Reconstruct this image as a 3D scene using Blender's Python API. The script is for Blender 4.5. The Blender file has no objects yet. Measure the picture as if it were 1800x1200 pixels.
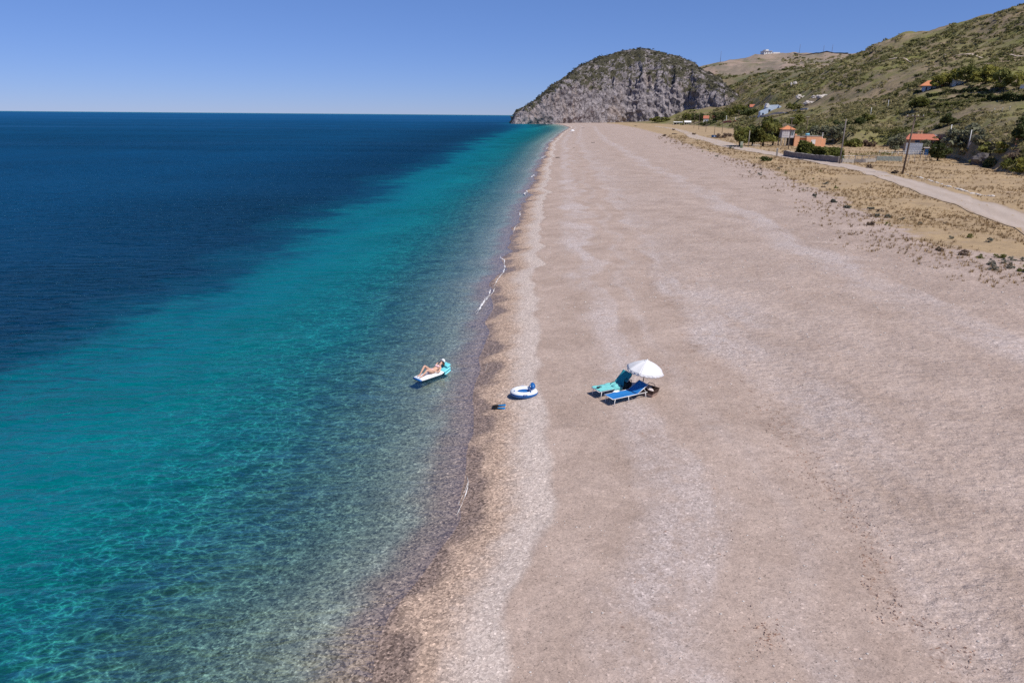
import bpy, bmesh, math, random
import numpy as np
from mathutils import Vector, Matrix
R = math.radians
rng = np.random.default_rng(7)
random.seed(7)
sc = bpy.context.scene
col = sc.collection

# ------------------------------------------------------------------ camera, sky, sun, exposure
H = 12.3
PITCH, ROLL = R(18.33), R(0.48)
F = 1200.0
_r0 = np.array([1.0, 0, 0]); _f = np.array([0, math.cos(PITCH), -math.sin(PITCH)]); _u0 = np.array([0, math.sin(PITCH), math.cos(PITCH)])
_r = math.cos(ROLL) * _r0 + math.sin(ROLL) * _u0
_u = -math.sin(ROLL) * _r0 + math.cos(ROLL) * _u0
cam_d = bpy.data.cameras.new('camera'); cam = bpy.data.objects.new('camera', cam_d); col.objects.link(cam)
cam_d.sensor_width = 36.0; cam_d.lens = 24.0; cam_d.clip_start = 0.1; cam_d.clip_end = 200000
M4 = Matrix(((_r[0], _u[0], -_f[0], 0), (_r[1], _u[1], -_f[1], 0), (_r[2], _u[2], -_f[2], H), (0, 0, 0, 1)))
cam.matrix_world = M4
sc.camera = cam

SUN_EL, SUN_AZ = R(57), R(136)          # azimuth clockwise from +Y
w = bpy.data.worlds.new("World"); sc.world = w; w.use_nodes = True
wt = w.node_tree
bg = wt.nodes['Background']
sky = wt.nodes.new('ShaderNodeTexSky'); sky.sky_type = 'NISHITA'; sky.sun_disc = False
sky.sun_elevation = SUN_EL; sky.sun_rotation = SUN_AZ
sky.altitude = 0; sky.air_density = 0.6; sky.dust_density = 0.0; sky.ozone_density = 6.0
_tc = wt.nodes.new('ShaderNodeTexCoord'); _sx = wt.nodes.new('ShaderNodeSeparateXYZ'); wt.links.new(_tc.outputs['Generated'], _sx.inputs[0])
_mr = wt.nodes.new('ShaderNodeMapRange'); wt.links.new(_sx.outputs[2], _mr.inputs[0]); _mr.inputs[1].default_value = 0.0; _mr.inputs[2].default_value = 0.19
_mx = wt.nodes.new('ShaderNodeMix'); _mx.data_type = 'RGBA'; wt.links.new(_mr.outputs[0], _mx.inputs[0])
_mx.inputs[6].default_value = (0.55, 0.57, 0.83, 1); _mx.inputs[7].default_value = (0.93, 0.98, 1.20, 1)
_ml = wt.nodes.new('ShaderNodeMix'); _ml.data_type = 'RGBA'; _ml.blend_type = 'MULTIPLY'; _ml.inputs[0].default_value = 1
wt.links.new(sky.outputs[0], _ml.inputs[6]); wt.links.new(_mx.outputs[2], _ml.inputs[7])
wt.links.new(_ml.outputs[2], bg.inputs[0]); bg.inputs[1].default_value = 0.081
sd = bpy.data.lights.new('sun', 'SUN'); sd.energy = 3.6; sd.angle = R(0.5); sd.color = (1.0, 0.95, 0.88)
so = bpy.data.objects.new('sun', sd); col.objects.link(so)
sdir = Vector((math.sin(SUN_AZ) * math.cos(SUN_EL), math.cos(SUN_AZ) * math.cos(SUN_EL), math.sin(SUN_EL)))
so.rotation_euler = sdir.to_track_quat('Z', 'Y').to_euler(); so.location = (60, 0, 80)
sc.view_settings.view_transform = 'Standard'; sc.view_settings.look = 'None'
sc.view_settings.exposure = 0.3; sc.view_settings.gamma = 1.0
sc.render.engine = 'CYCLES'
sc.cycles.max_bounces = 6; sc.cycles.transparent_max_bounces = 12
sc.cycles.use_denoising = False; sc.cycles.sample_clamp_direct = 1.8; sc.cycles.sample_clamp_indirect = 3.0; sc.cycles.caustics_reflective = False; sc.cycles.caustics_refractive = False

# ------------------------------------------------------------------ pixels of a survey photo -> places on the ground
def ray(px, py):
    d = _f + (px - 900) / F * _r - (py - 600) / F * _u
    return d
def P(px, py, r):
    d = ray(px, py); k = r / math.hypot(d[0], d[1])
    return np.array([0, 0, H]) + d * k
def U(px, py, z=0.0):
    d = ray(px, py); k = (z - H) / d[2]
    return np.array([0, 0, H]) + d * k
def az_of(p): return math.atan2(p[0], p[1])
def depth_of(p): return float(np.dot(np.asarray(p) - np.array([0, 0, H]), _f))
def ppm(p): return F / depth_of(p)

# ------------------------------------------------------------------ numeric noise
def _h(i, j, k, seed):
    n = (i.astype(np.int64) * 374761393 + j.astype(np.int64) * 668265263 + k.astype(np.int64) * 2147483647 + seed * 974634777) & 0xFFFFFFFF
    n = ((n ^ (n >> 13)) * 1274126177) & 0xFFFFFFFF
    n = (n ^ (n >> 16)) & 0xFFFFFF
    return n / float(0xFFFFFF) * 2 - 1
def vn3(x, y, z, seed=0):
    x, y, z = np.broadcast_arrays(np.asarray(x, float), np.asarray(y, float), np.asarray(z, float))
    xi, yi, zi = np.floor(x), np.floor(y), np.floor(z)
    fx, fy, fz = x - xi, y - yi, z - zi
    q = lambda t: t * t * t * (t * (t * 6 - 15) + 10)
    fx, fy, fz = q(fx), q(fy), q(fz)
    o = 0
    for a in (0, 1):
        for b in (0, 1):
            for c in (0, 1):
                o = o + _h(xi + a, yi + b, zi + c, seed) * (fx if a else 1 - fx) * (fy if b else 1 - fy) * (fz if c else 1 - fz)
    return o
def vn(x, y, seed=0): return vn3(x, y, np.zeros_like(np.asarray(x, float)), seed)
def fbm(x, y, oct=4, seed=0):
    o = 0; a = 1.0; f = 1.0
    for i in range(oct):
        o = o + a * vn(np.asarray(x) * f, np.asarray(y) * f, seed + i); a *= 0.5; f *= 2.03
    return o
def fbm3(x, y, z, oct=4, seed=0):
    o = 0; a = 1.0; f = 1.0
    for i in range(oct):
        o = o + a * vn3(x * f, y * f, z * f, seed + i); a *= 0.5; f *= 2.03
    return o
def sstep(a, b, x):
    t = np.clip((x - a) / (b - a), 0, 1); return t * t * (3 - 2 * t)

# ------------------------------------------------------------------ shoreline, grass edge, land form
_sh = [(640, 1300), (662, 1180), (690, 1076), (724, 1026), (776, 949), (804, 911), (824, 847), (829, 795), (828, 730), (836, 694), (854, 645),
       (852, 600), (850, 560), (868, 510), (886, 456), (897, 425), (913, 383), (926, 341), (939, 310), (955, 277), (964, 253), (986, 234), (998, 227), (1001, 224), (990, 220)]
_shp = np.array([U(a, b, 0)[:2] for a, b in _sh]); _shp = _shp[np.argsort(_shp[:, 1])]
_shy = np.concatenate([[-3000, -40], _shp[:, 1], [1120, 1300, 6000]])
_shx = np.concatenate([[_shp[0, 0] - 300, _shp[0, 0] - 2.5], _shp[:, 0], [60, 90, 300]])
def shore_x(y):
    y = np.asarray(y, float)
    return np.interp(y, _shy, _shx) + (0.30 * vn(y / 4.3, y * 0, 201) + 0.16 * vn(y / 1.7, y * 0, 202)) * np.clip(y / 30, 0.6, 2.5)
def S(x, y): return (x - shore_x(y))
_ge = [(2300, 640), (1800, 476), (1745, 452), (1690, 446), (1640, 440), (1590, 415), (1545, 395), (1490, 362), (1430, 335), (1370, 310), (1310, 285), (1255, 272), (1210, 256), (1165, 238), (1120, 226), (1085, 219)]
_gp = np.array([U(a, b, 1.3)[:2] for a, b in _ge]); _gp = _gp[np.argsort(_gp[:, 1])]
def grass_x(y): return np.interp(y, _gp[:, 1], _gp[:, 0])

_foot = [(1000, 217), (1100, 217), (1200, 220.5), (1260, 225), (1320, 234), (1400, 251), (1480, 257), (1560, 258), (1650, 270), (1740, 296), (1800, 312), (1950, 345), (2300, 430), (3400, 760)]
_C = [
 [(1000, 214, 1250), (1100, 214, 1230), (1200, 213, 1000), (1300, 205, 800), (1357, 199, 590), (1420, 222, 380), (1480, 229, 320), (1560, 236, 280), (1640, 240, 245), (1720, 246, 215), (1800, 243, 195), (1950, 240, 185), (2300, 260, 160), (3400, 400, 130)],
 [(1000, 211, 1350), (1100, 211, 1300), (1200, 211, 1080), (1260, 205, 1050), (1300, 192, 1000), (1357, 187, 700), (1420, 181, 560), (1480, 179, 480), (1560, 174, 430), (1640, 168, 380), (1720, 168, 350), (1800, 170, 330), (1950, 150, 320), (2300, 150, 300), (3400, 200, 260)],
 [(1000, 208, 1450), (1100, 204, 1400), (1200, 170, 1320), (1260, 168, 1270), (1300, 168, 1190), (1357, 168, 800), (1400, 162, 700), (1450, 143, 650), (1500, 128, 620), (1560, 112, 580), (1640, 102, 540), (1720, 97, 510), (1800, 92, 480), (1950, 70, 460), (2300, 60, 430), (3400, 100, 380)],
 [(1000, 206, 1550), (1100, 200, 1480), (1200, 152, 1370), (1300, 150, 1270), (1400, 143, 880), (1450, 124, 800), (1490, 110, 790), (1528, 94, 790), (1560, 75, 780), (1600, 57, 765), (1640, 45, 750), (1700, 30, 730), (1750, 17, 700), (1800, 4, 680), (1950, -35, 650), (2300, -60, 600), (3400, 0, 520)],
 [(1000, 206, 1650), (1100, 200, 1550), (1200, 137, 1420), (1300, 132, 1360), (1400, 126, 1230), (1530, 118, 1200), (1600, 92, 1000), (1800, 45, 880), (2300, 0, 800), (3400, 40, 700)],
 [(1000, 206, 1750), (1100, 200, 1600), (1200, 127, 1460), (1240, 118, 1450), (1300, 113, 1430), (1400, 109, 1410), (1530, 107, 1400), (1600, 105, 1300), (1800, 70, 1100), (2300, 20, 1000), (3400, 60, 900)],
 [(1000, 206, 1850), (1100, 200, 1650), (1200, 121, 1520), (1240, 113, 1510), (1265, 109, 1500), (1300, 103, 1500), (1330, 96, 1500), (1360, 93, 1500), (1450, 92, 1500), (1530, 92, 1500), (1600, 92, 1500), (1800, 75, 1400), (2300, 30, 1300), (3400, 60, 1200)],
]
_kn = []
def _curve(pts):
    a = np.array([az_of(p) for p in pts]); r = np.array([math.hypot(p[0], p[1]) for p in pts]); z = np.array([p[2] for p in pts])
    o = np.argsort(a); return a[o], r[o], z[o]
_kn.append(_curve([U(a, b, 1.7) for a, b in _foot]))
for c in _C: _kn.append(_curve([P(*q) for q in c]))
def _smoothI(x, a, v):       # interpolation with a little smoothing
    d = 0.012
    return (np.interp(x - d, a, v) + 2 * np.interp(x, a, v) + np.interp(x + d, a, v)) / 4
def land(x, y):
    """returns plain-relative hill height and the curve index k (0 at the foot ... 7 plateau edge)"""
    x = np.asarray(x, float); y = np.asarray(y, float)
    az = np.arctan2(x, y); r = np.hypot(x, y)
    rs = [_smoothI(az, a, b) for a, b, c in _kn]; zs = [_smoothI(az, a, c) for a, b, c in _kn]
    for i in range(1, len(rs)): rs[i] = np.maximum(rs[i], rs[i - 1] + 4)
    z = np.full(x.shape, 1.7); k = np.full(x.shape, -1.0)
    for i in range(len(rs) - 1):
        t = (r - rs[i]) / (rs[i + 1] - rs[i]); m = (t >= 0) & (t < 1)
        tt = t * t * (3 - 2 * t) * 0.35 + t * 0.65
        zz = zs[i] + (zs[i + 1] - zs[i]) * tt
        z = np.where(m, zz, z); k = np.where(m, i + t, k)
    m = r >= rs[-1]
    z = np.where(m, zs[-1], z); k = np.where(m, 7.0, k)
    a0 = az_of(P(1010, 200, 1000)); lim = sstep(a0, a0 + 0.08, az)
    z = 1.7 + np.maximum(z - 1.7, 0) * lim
    lim2 = 1 - sstep(R(75), R(95), az); z = 1.7 + (z - 1.7) * lim2
    return z, k
def plain(s):
    xs_ = [-4000, -160, -60, -30, -22, -12, -5, 0, 1.2, 3.1, 3.6, 8, 13, 22, 35, 60]
    zs_ = [-30, -14, -8, -5.2, -3.2, -1.9, -0.75, 0, 0.2, 0.52, 0.50, 0.72, 0.95, 1.25, 1.6, 1.7]
    return np.interp(s, xs_, zs_)
def ground(x, y, fine=True):
    x = np.asarray(x, float); y = np.asarray(y, float)
    s = S(x, y)
    z = plain(s)
    hz, k = land(x, y)
    hill = np.where(s > 8, np.maximum(hz - 1.7, 0), 0)
    if fine:
        r = np.hypot(x, y)
        env = sstep(2, 25, hill)
        n = fbm(x / 70, y / 70, 4, 11)
        rid = 1 - np.abs(fbm(x / 45 + 3, y / 60, 3, 31)) * 1.6
        z = z + env * (n * 3.2 + rid * 2.2 * sstep(5, 40, hill) - 1.2)
        z = z + sstep(0.3, 6, hill) * fbm(x / 9, y / 9, 2, 51) * 0.5
        z = z + sstep(4, 14, s) * 0.05 * fbm(x / 3.1, y / 3.1, 3, 71) * (1 - sstep(200, 600, r))
        gz = sstep(-2, 6, x - grass_x(y)) * (s > 10)
        z = z + gz * 0.18 * fbm(x / 5, y / 5, 3, 81)
    return z + hill
def gz1(x, y): return float(ground(np.array([x]), np.array([y]))[0])
_rr = np.exp(np.linspace(math.log(8), math.log(3500), 5000))
def hit(px, py):
    d = ray(px, py); hh = math.hypot(d[0], d[1])
    X = d[0] / hh * _rr; Y = d[1] / hh * _rr; Z = H + d[2] / hh * _rr
    g = ground(X, Y)
    i = np.argmax(Z < g)
    if not (Z < g).any(): i = len(_rr) - 1
    return np.array([X[i], Y[i], g[i]])

# ------------------------------------------------------------------ node helpers
class NT:
    def __init__(s, name):
        s.m = bpy.data.materials.new(name); s.m.use_nodes = True
        s.t = s.m.node_tree; s.t.nodes.clear()
        s.out = s.t.nodes.new('ShaderNodeOutputMaterial')
    def n(s, typ, ins=None, **props):
        nd = s.t.nodes.new(typ)
        for k, v in props.items(): setattr(nd, k, v)
        for k, v in (ins or {}).items():
            sk = nd.inputs[k]
            if isinstance(v, bpy.types.NodeSocket): s.t.links.new(v, sk)
            else:
                if isinstance(v, (tuple, list)) and len(v) == 3 and sk.type == 'RGBA': v = (*v, 1)
                sk.default_value = v
        return nd
    def math(s, op, a, b=0.0, c=None, clamp=False):
        ins = {0: a, 1: b}
        if c is not None: ins[2] = c
        return s.n('ShaderNodeMath', ins, operation=op, use_clamp=clamp).outputs[0]
    def mix(s, f, a, b, blend='MIX'):
        return s.n('ShaderNodeMix', {0: f, 6: a, 7: b}, data_type='RGBA', blend_type=blend).outputs[2]
    def ramp(s, f, stops, interp='LINEAR'):
        nd = s.n('ShaderNodeValToRGB', {0: f}); cr = nd.color_ramp; cr.interpolation = interp
        while len(cr.elements) < len(stops): cr.elements.new(0.5)
        for e, (p, c) in zip(cr.elements, stops):
            e.position = p
            e.color = (c, c, c, 1) if not isinstance(c, (tuple, list)) else (*c, 1)
        return nd.outputs[0]
    def mr(s, v, a, b, c=0.0, d=1.0, smooth=False):
        return s.n('ShaderNodeMapRange', {0: v, 1: a, 2: b, 3: c, 4: d}, interpolation_type='SMOOTHSTEP' if smooth else 'LINEAR').outputs[0]
    def noise(s, scale, detail=3, rough=0.5, dist=0.0, vec=None, col=False):
        nd = s.n('ShaderNodeTexNoise', {'Scale': scale, 'Detail': detail, 'Roughness': rough, 'Distortion': dist})
        if vec is not None: s.t.links.new(vec, nd.inputs['Vector'])
        return nd.outputs['Color' if col else 0]
    def vor(s, scale, vec=None, feature='F1', out='Distance'):
        nd = s.n('ShaderNodeTexVoronoi', {'Scale': scale}, feature=feature)
        if vec is not None: s.t.links.new(vec, nd.inputs['Vector'])
        return nd.outputs[out]
    def pos(s): return s.n('ShaderNodeNewGeometry').outputs['Position']
    def objc(s): return s.n('ShaderNodeTexCoord').outputs['Object']
    def map(s, vec, scale=(1, 1, 1), rot=(0, 0, 0)):
        return s.n('ShaderNodeMapping', {'Vector': vec, 'Scale': scale, 'Rotation': rot}).outputs[0]
    def attr(s, name): return s.n('ShaderNodeAttribute', attribute_name=name).outputs['Fac']
    def bump(s, h, strength=0.5, dist=0.1, normal=None):
        ins = {'Height': h, 'Strength': strength, 'Distance': dist}
        if normal is not None: ins['Normal'] = normal
        return s.n('ShaderNodeBump', ins).outputs[0]
    def pbr(s, color, rough=0.8, normal=None, spec=0.3, **kw):
        ins = {'Base Color': color, 'Roughness': rough, 'Specular IOR Level': spec}
        if normal is not None: ins['Normal'] = normal
        ins.update(kw)
        b = s.n('ShaderNodeBsdfPrincipled', ins)
        s.t.links.new(b.outputs[0], s.out.inputs[0]); return b
def plainmat(name, c, rough=0.6, var=0.15, scale=4.0, bump=0.0, spec=0.3, metal=0.0, streak=False):
    t = NT(name); p = t.objc()
    v = t.map(p, (1, 1, 0.25)) if streak else p
    n = t.noise(scale, 5, 0.6, 0.3, v)
    f = t.mr(n, 0.3, 0.7, 1 - var, 1 + var)
    cc = t.mix(1.0, (*c, 1), t.n('ShaderNodeCombineColor', {0: f, 1: f, 2: f}).outputs[0], 'MULTIPLY')
    nm = t.bump(t.noise(scale * 6, 3, 0.6, 0, p), bump, 0.02) if bump else None
    t.pbr(cc, rough, nm, spec, Metallic=metal)
    return t.m

# ------------------------------------------------------------------ mesh helpers
def tagit(o, label=None, cat=None, group=None, kind=None):
    if label: o['label'] = label
    if cat: o['category'] = cat
    if group: o['group'] = group
    if kind: o['kind'] = kind
    return o
def link_np(name, V, faces, mat, parent=None, attrs=None, smooth=True):
    """V (n,3); faces: (m,3) or (m,4) array"""
    me = bpy.data.meshes.new(name)
    V = np.ascontiguousarray(V, np.float32); faces = np.ascontiguousarray(faces, np.int32)
    me.vertices.add(len(V)); me.vertices.foreach_set('co', V.ravel())
    m, q = faces.shape
    me.loops.add(m * q); me.loops.foreach_set('vertex_index', faces.ravel())
    me.polygons.add(m)
    me.polygons.foreach_set('loop_start', np.arange(0, m * q, q, dtype=np.int32))
    me.polygons.foreach_set('loop_total', np.full(m, q, np.int32))
    me.polygons.foreach_set('use_smooth', np.full(m, smooth, bool))
    for k, v in (attrs or {}).items():
        a = me.attributes.new(k, 'FLOAT', 'POINT'); a.data.foreach_set('value', np.ascontiguousarray(v, np.float32))
    me.update(calc_edges=True); me.validate()
    me.materials.append(mat)
    o = bpy.data.objects.new(name, me); col.objects.link(o)
    if parent is not None: o.parent = parent
    return o
def grid_faces(nr, nc):
    i = np.arange(nr - 1)[:, None] * nc + np.arange(nc - 1)[None, :]
    return np.stack([i, i + 1, i + nc + 1, i + nc], -1).reshape(-1, 4)
def empty(name, loc, rz=0.0):
    o = bpy.data.objects.new(name, None); col.objects.link(o)
    o.location = loc; o.rotation_euler = (0, 0, rz); o.empty_display_size = 0.3
    return o
class MB:
    def __init__(s): s.v = []; s.f = []
    def add(s, vs, fs):
        b = len(s.v); s.v += [tuple(map(float, q)) for q in vs]; s.f += [tuple(b + i for i in f) for f in fs]; return s
    def box(s, x0, x1, y0, y1, z0, z1):
        return s.add([(x0, y0, z0), (x1, y0, z0), (x1, y1, z0), (x0, y1, z0), (x0, y0, z1), (x1, y0, z1), (x1, y1, z1), (x0, y1, z1)],
                     [(0, 3, 2, 1), (4, 5, 6, 7), (0, 1, 5, 4), (1, 2, 6, 5), (2, 3, 7, 6), (3, 0, 4, 7)])
    def tube(s, pts, rad, n=8, cap=True):
        pts = [Vector(p) for p in pts]; rads = rad if isinstance(rad, (list, tuple)) else [rad] * len(pts)
        rings = []
        for i, p in enumerate(pts):
            d = (pts[min(i + 1, len(pts) - 1)] - pts[max(i - 1, 0)]).normalized()
            a = d.orthogonal().normalized() if i == 0 else (rings_a - d * rings_a.dot(d)).normalized()
            rings_a = a; b = d.cross(a)
            rings.append([p + (a * math.cos(2 * math.pi * k / n) + b * math.sin(2 * math.pi * k / n)) * rads[i] for k in range(n)])
        vs = [q for r_ in rings for q in r_]; fs = []
        for i in range(len(pts) - 1):
            for k in range(n):
                fs.append((i * n + k, i * n + (k + 1) % n, (i + 1) * n + (k + 1) % n, (i + 1) * n + k))
        if cap: fs += [tuple(range(n - 1, -1, -1)), tuple((len(pts) - 1) * n + k for k in range(n))]
        return s.add(vs, fs)
    def lathe(s, prof, n=24, c=(0, 0, 0)):
        vs = []; fs = []
        for (r_, z) in prof:
            for k in range(n):
                a = 2 * math.pi * k / n; vs.append((c[0] + r_ * math.cos(a), c[1] + r_ * math.sin(a), c[2] + z))
        for i in range(len(prof) - 1):
            for k in range(n): fs.append((i * n + k, i * n + (k + 1) % n, (i + 1) * n + (k + 1) % n, (i + 1) * n + k))
        return s.add(vs, fs)
    def gridsurf(s, fn, nu, nv):
        vs = [fn(i / nu, j / nv) for i in range(nu + 1) for j in range(nv + 1)]
        fs = [(i * (nv + 1) + j, i * (nv + 1) + j + 1, (i + 1) * (nv + 1) + j + 1, (i + 1) * (nv + 1) + j) for i in range(nu) for j in range(nv)]
        return s.add(vs, fs)
    def build(s, name, mat, parent=None, smooth=False, bevel=0, solid=0):
        me = bpy.data.meshes.new(name); me.from_pydata(s.v, [], s.f); me.validate(); me.update()
        if smooth: me.polygons.foreach_set('use_smooth', [True] * len(me.polygons))
        me.materials.append(mat)
        bm = bmesh.new(); bm.from_mesh(me); bmesh.ops.recalc_face_normals(bm, faces=bm.faces); bm.to_mesh(me); bm.free()
        o = bpy.data.objects.new(name, me); col.objects.link(o)
        if parent is not None: o.parent = parent
        if solid:
            md = o.modifiers.new('solid', 'SOLIDIFY'); md.thickness = solid; md.offset = 0
        if bevel:
            md = o.modifiers.new('bevel', 'BEVEL'); md.width = bevel; md.segments = 2; md.limit_method = 'ANGLE'
        return o

# ------------------------------------------------------------------ ground material (sand bands, dry grass, scrub hill)
def ground_mat():
    t = NT('ground_surface'); p = t.objc()
    s = t.attr('s'); gr = t.attr('grass'); hl = t.attr('hill'); kk = t.attr('k')
    # along-shore wander of the gravel bands
    wv = t.noise(0.16, 2, 0.5, 0, t.map(p, (1, 0.55, 1)))
    wv2 = t.noise(0.55, 2, 0.5, 0, p)
    sw = t.math('ADD', s, t.math('ADD', t.math('MULTIPLY', t.math('SUBTRACT', wv, 0.5), 6.5), t.math('MULTIPLY', t.math('SUBTRACT', wv2, 0.5), 1.2)))
    sw_s = t.math('ADD', s, t.math('ADD', t.math('MULTIPLY', t.math('SUBTRACT', wv2, 0.5), 0.9), t.math('MULTIPLY', t.math('SUBTRACT', wv, 0.5), 0.5)))
    # grains
    pv = t.n('ShaderNodeTexVoronoi', {'Vector': p, 'Scale': 17.0, 'Randomness': 1.0}).outputs['Color']
    pg = t.n('ShaderNodeSeparateColor', {0: pv}).outputs[0]
    pg2 = t.n('ShaderNodeSeparateColor', {0: t.n('ShaderNodeTexVoronoi', {'Vector': p, 'Scale': 9.0}).outputs['Color']}).outputs[1]
    fine = t.noise(34, 2, 0.7, 0, p)
    big = t.noise(0.35, 4, 0.6, 0.4, p)
    mid = t.noise(2.2, 4, 0.65, 0.5, p)
    sand = t.mix(t.mr(big, 0.3, 0.7), (0.350, 0.262, 0.213), (0.50, 0.39, 0.33))
    sand = t.mix(t.math('MULTIPLY', t.mr(mid, 0.4, 0.75), 0.5), sand, (0.355, 0.268, 0.225))
    gravel = t.mix(pg, (0.26, 0.21, 0.20), (0.72, 0.62, 0.59))
    gravel = t.mix(0.4, gravel, (0.50, 0.425, 0.395))
    # bands of gravel
    b = t.ramp(t.mr(sw, 0, 40), [(0.0, 0), (0.13, 0), (0.16, 1.0), (0.195, 0.9), (0.205, 0.05), (0.23, 0.0), (0.245, 0.6), (0.265, 0.0), (0.30, 0.05), (0.325, 0.9), (0.36, 0.7), (0.40, 0.25), (0.60, 0.1), (0.645, 0.8), (0.69, 1.0), (0.715, 0.1), (1.0, 0.2)])
    patch = t.mr(t.noise(0.22, 4, 0.65, 0.6, t.map(p, (1.6, 0.6, 1))), 0.30, 0.52)
    b = t.math('MULTIPLY', b, patch)
    b = t.math('MULTIPLY', b, t.mr(t.noise(1.4, 4, 0.7, 0.3, p), 0.25, 0.50))
    c = t.mix(t.math('MULTIPLY', b, t.mr(t.noise(0.09, 3, 0.6, 0.5, p), 0.35, 0.6, 0.40, 1.0)), sand, gravel)
    # berm: tan pebbles near the water, pale band along the crest
    tan = t.mix(pg, (0.18, 0.125, 0.10), (0.74, 0.54, 0.41))
    tan = t.mix(0.3, tan, (0.47, 0.345, 0.26))
    pale = t.mix(pg, (0.36, 0.29, 0.255), (0.78, 0.66, 0.58))
    pale = t.mix(0.42, pale, (0.58, 0.48, 0.42))
    tp = t.mr(t.math('ADD', sw_s, t.math('MULTIPLY', t.math('SUBTRACT', mid, 0.5), 1.0)), 1.1, 2.5, smooth=True)
    berm = t.mix(tp, tan, pale)
    c = t.mix(t.mr(sw_s, 2.85, 3.25, 1, 0, True), c, berm)
    # wet strip at the waterline, seabed
    wet = t.mr(t.math('ADD', s, t.math('MULTIPLY', t.math('SUBTRACT', wv2, 0.5), 3.4)), 0.25, 1.15, 1, 0, True)
    wetc = t.mix(pg, (0.125, 0.094, 0.078), (0.60, 0.465, 0.385))
    c = t.mix(t.math('MULTIPLY', wet, 0.85), c, t.mix(t.mr(s, -0.4, 0.15, 0, 1), wetc, t.mix(1.0, wetc, (0.56, 0.53, 0.53), 'MULTIPLY')))
    bed = t.mix(t.math('ADD', t.math('MULTIPLY', pg, 0.7), t.math('MULTIPLY', pg2, 0.3)), (0.15, 0.155, 0.135), (0.84, 0.86, 0.76))
    bedsand = t.mix(t.noise(0.5, 4, 0.6, 0.5, p), (0.60, 0.62, 0.56), (0.88, 0.88, 0.80))
    bed = t.mix(t.mr(t.math('ADD', s, t.math('MULTIPLY', t.math('SUBTRACT', big, 0.5), 8.0)), -9.0, -4.5, 1, 0, True), bed, bedsand)
    c = t.mix(t.mr(t.math('ADD', s, t.math('MULTIPLY', t.math('SUBTRACT', wv2, 0.5), 2.0)), -2.3, -0.6, 1, 0, True), c, bed)
    # trampled zone & wrack stains
    tramp = t.math('MULTIPLY', t.mr(sw, 11.0, 13.5, 0, 1, True), t.mr(gr, 0.2, 0.7, 1, 0))
    dk = t.mr(t.math('ABSOLUTE', t.math('SUBTRACT', sw, 12.2)), 0.0, 0.9, 1, 0)
    dk = t.math('MULTIPLY', dk, t.mr(t.noise(3.5, 5, 0.8, 0.6, p), 0.53, 0.64))
    c = t.mix(t.math('MULTIPLY', dk, 0.8), c, (0.20, 0.125, 0.09))
    pv3 = t.n('ShaderNodeSeparateColor', {0: t.n('ShaderNodeTexVoronoi', {'Vector': p, 'Scale': 28.0}).outputs['Color']}).outputs[0]
    pv4 = t.n('ShaderNodeSeparateColor', {0: t.n('ShaderNodeTexVoronoi', {'Vector': t.map(p, (1, 1.6, 1)), 'Scale': 4.5}).outputs['Color']}).outputs[0]
    f = t.math('ADD', t.math('ADD', t.mr(pv3, 0, 1, 0.87, 1.13), t.mr(pg2, 0, 1, -0.07, 0.07)), t.math('ADD', t.mr(fine, 0.25, 0.75, -0.15, 0.15), t.mr(pv4, 0, 1, -0.06, 0.06)))
    f = t.math('ADD', f, t.math('ADD', t.mr(pg, 0.972, 0.98, 0, 0.26), t.mr(pv3, 0.02, 0.03, -0.26, 0)))
    c = t.mix(1.0, c, t.n('ShaderNodeCombineColor', {0: f, 1: f, 2: f}).outputs[0], 'MULTIPLY')
    # dry grass
    gmask = t.mr(t.math('ADD', gr, t.math('MULTIPLY', t.math('SUBTRACT', t.noise(0.28, 5, 0.7, 0.6, p), 0.5), 1.5)), 0.42, 0.62, 0, 1)
    gc = t.mix(t.mr(t.noise(0.12, 4, 0.6, 0.5, p), 0.35, 0.65), (0.36, 0.26, 0.155), (0.47, 0.34, 0.19))
    gc = t.mix(t.math('MULTIPLY', t.mr(t.noise(1.3, 5, 0.75, 0.5, t.map(p, (1, 2.2, 1))), 0.42, 0.7), 0.7), gc, (0.245, 0.17, 0.11))
    gc = t.mix(t.math('MULTIPLY', t.mr(t.noise(0.4, 5, 0.7, 0.5, p), 0.56, 0.68), 0.6), gc, (0.38, 0.30, 0.24))
    c = t.mix(gmask, c, gc)
    # hill: olive and brown scrub, heather, pale soil
    n1 = t.noise(0.022, 6, 0.65, 0.6, p); n2 = t.noise(0.09, 5, 0.7, 0.4, p); n3 = t.noise(0.3, 4, 0.7, 0, p)
    hc = t.mix(t.mr(n2, 0.38, 0.62), (0.175, 0.145, 0.078), (0.30, 0.225, 0.14))
    hc = t.mix(t.mr(n1, 0.45, 0.6), hc, t.mix(n3, (0.135, 0.14, 0.038), (0.24, 0.225, 0.075)))
    hc = t.mix(t.math('MULTIPLY', t.mr(n3, 0.5, 0.75), 0.6), hc, (0.14, 0.11, 0.105))
    soil = t.math('MULTIPLY', t.mr(t.noise(0.05, 6, 0.75, 1.0, p), 0.60, 0.68), 0.85)
    hc = t.mix(soil, hc, (0.40, 0.30, 0.22))
    band = t.math('MULTIPLY', t.mr(kk, 5.1, 5.35, 0, 1), t.mr(t.noise(0.02, 5, 0.8, 0.8, t.map(p, (1, 1, 3))), 0.36, 0.50))
    hc = t.mix(band, hc, t.mix(n2, (0.30, 0.20, 0.16), (0.46, 0.36, 0.29)))
    far = t.mr(kk, 3.9, 4.3, 0, 1)
    hc = t.mix(t.math('MULTIPLY', far, t.math('MULTIPLY', t.mr(n1, 0.35, 0.6), 0.55)), hc, (0.075, 0.092, 0.062))
    hm = t.mr(t.math('ADD', hl, t.math('MULTIPLY', t.math('SUBTRACT', n2, 0.5), 2.0)), 0.35, 1.2)
    c = t.mix(hm, c, hc)
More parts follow.
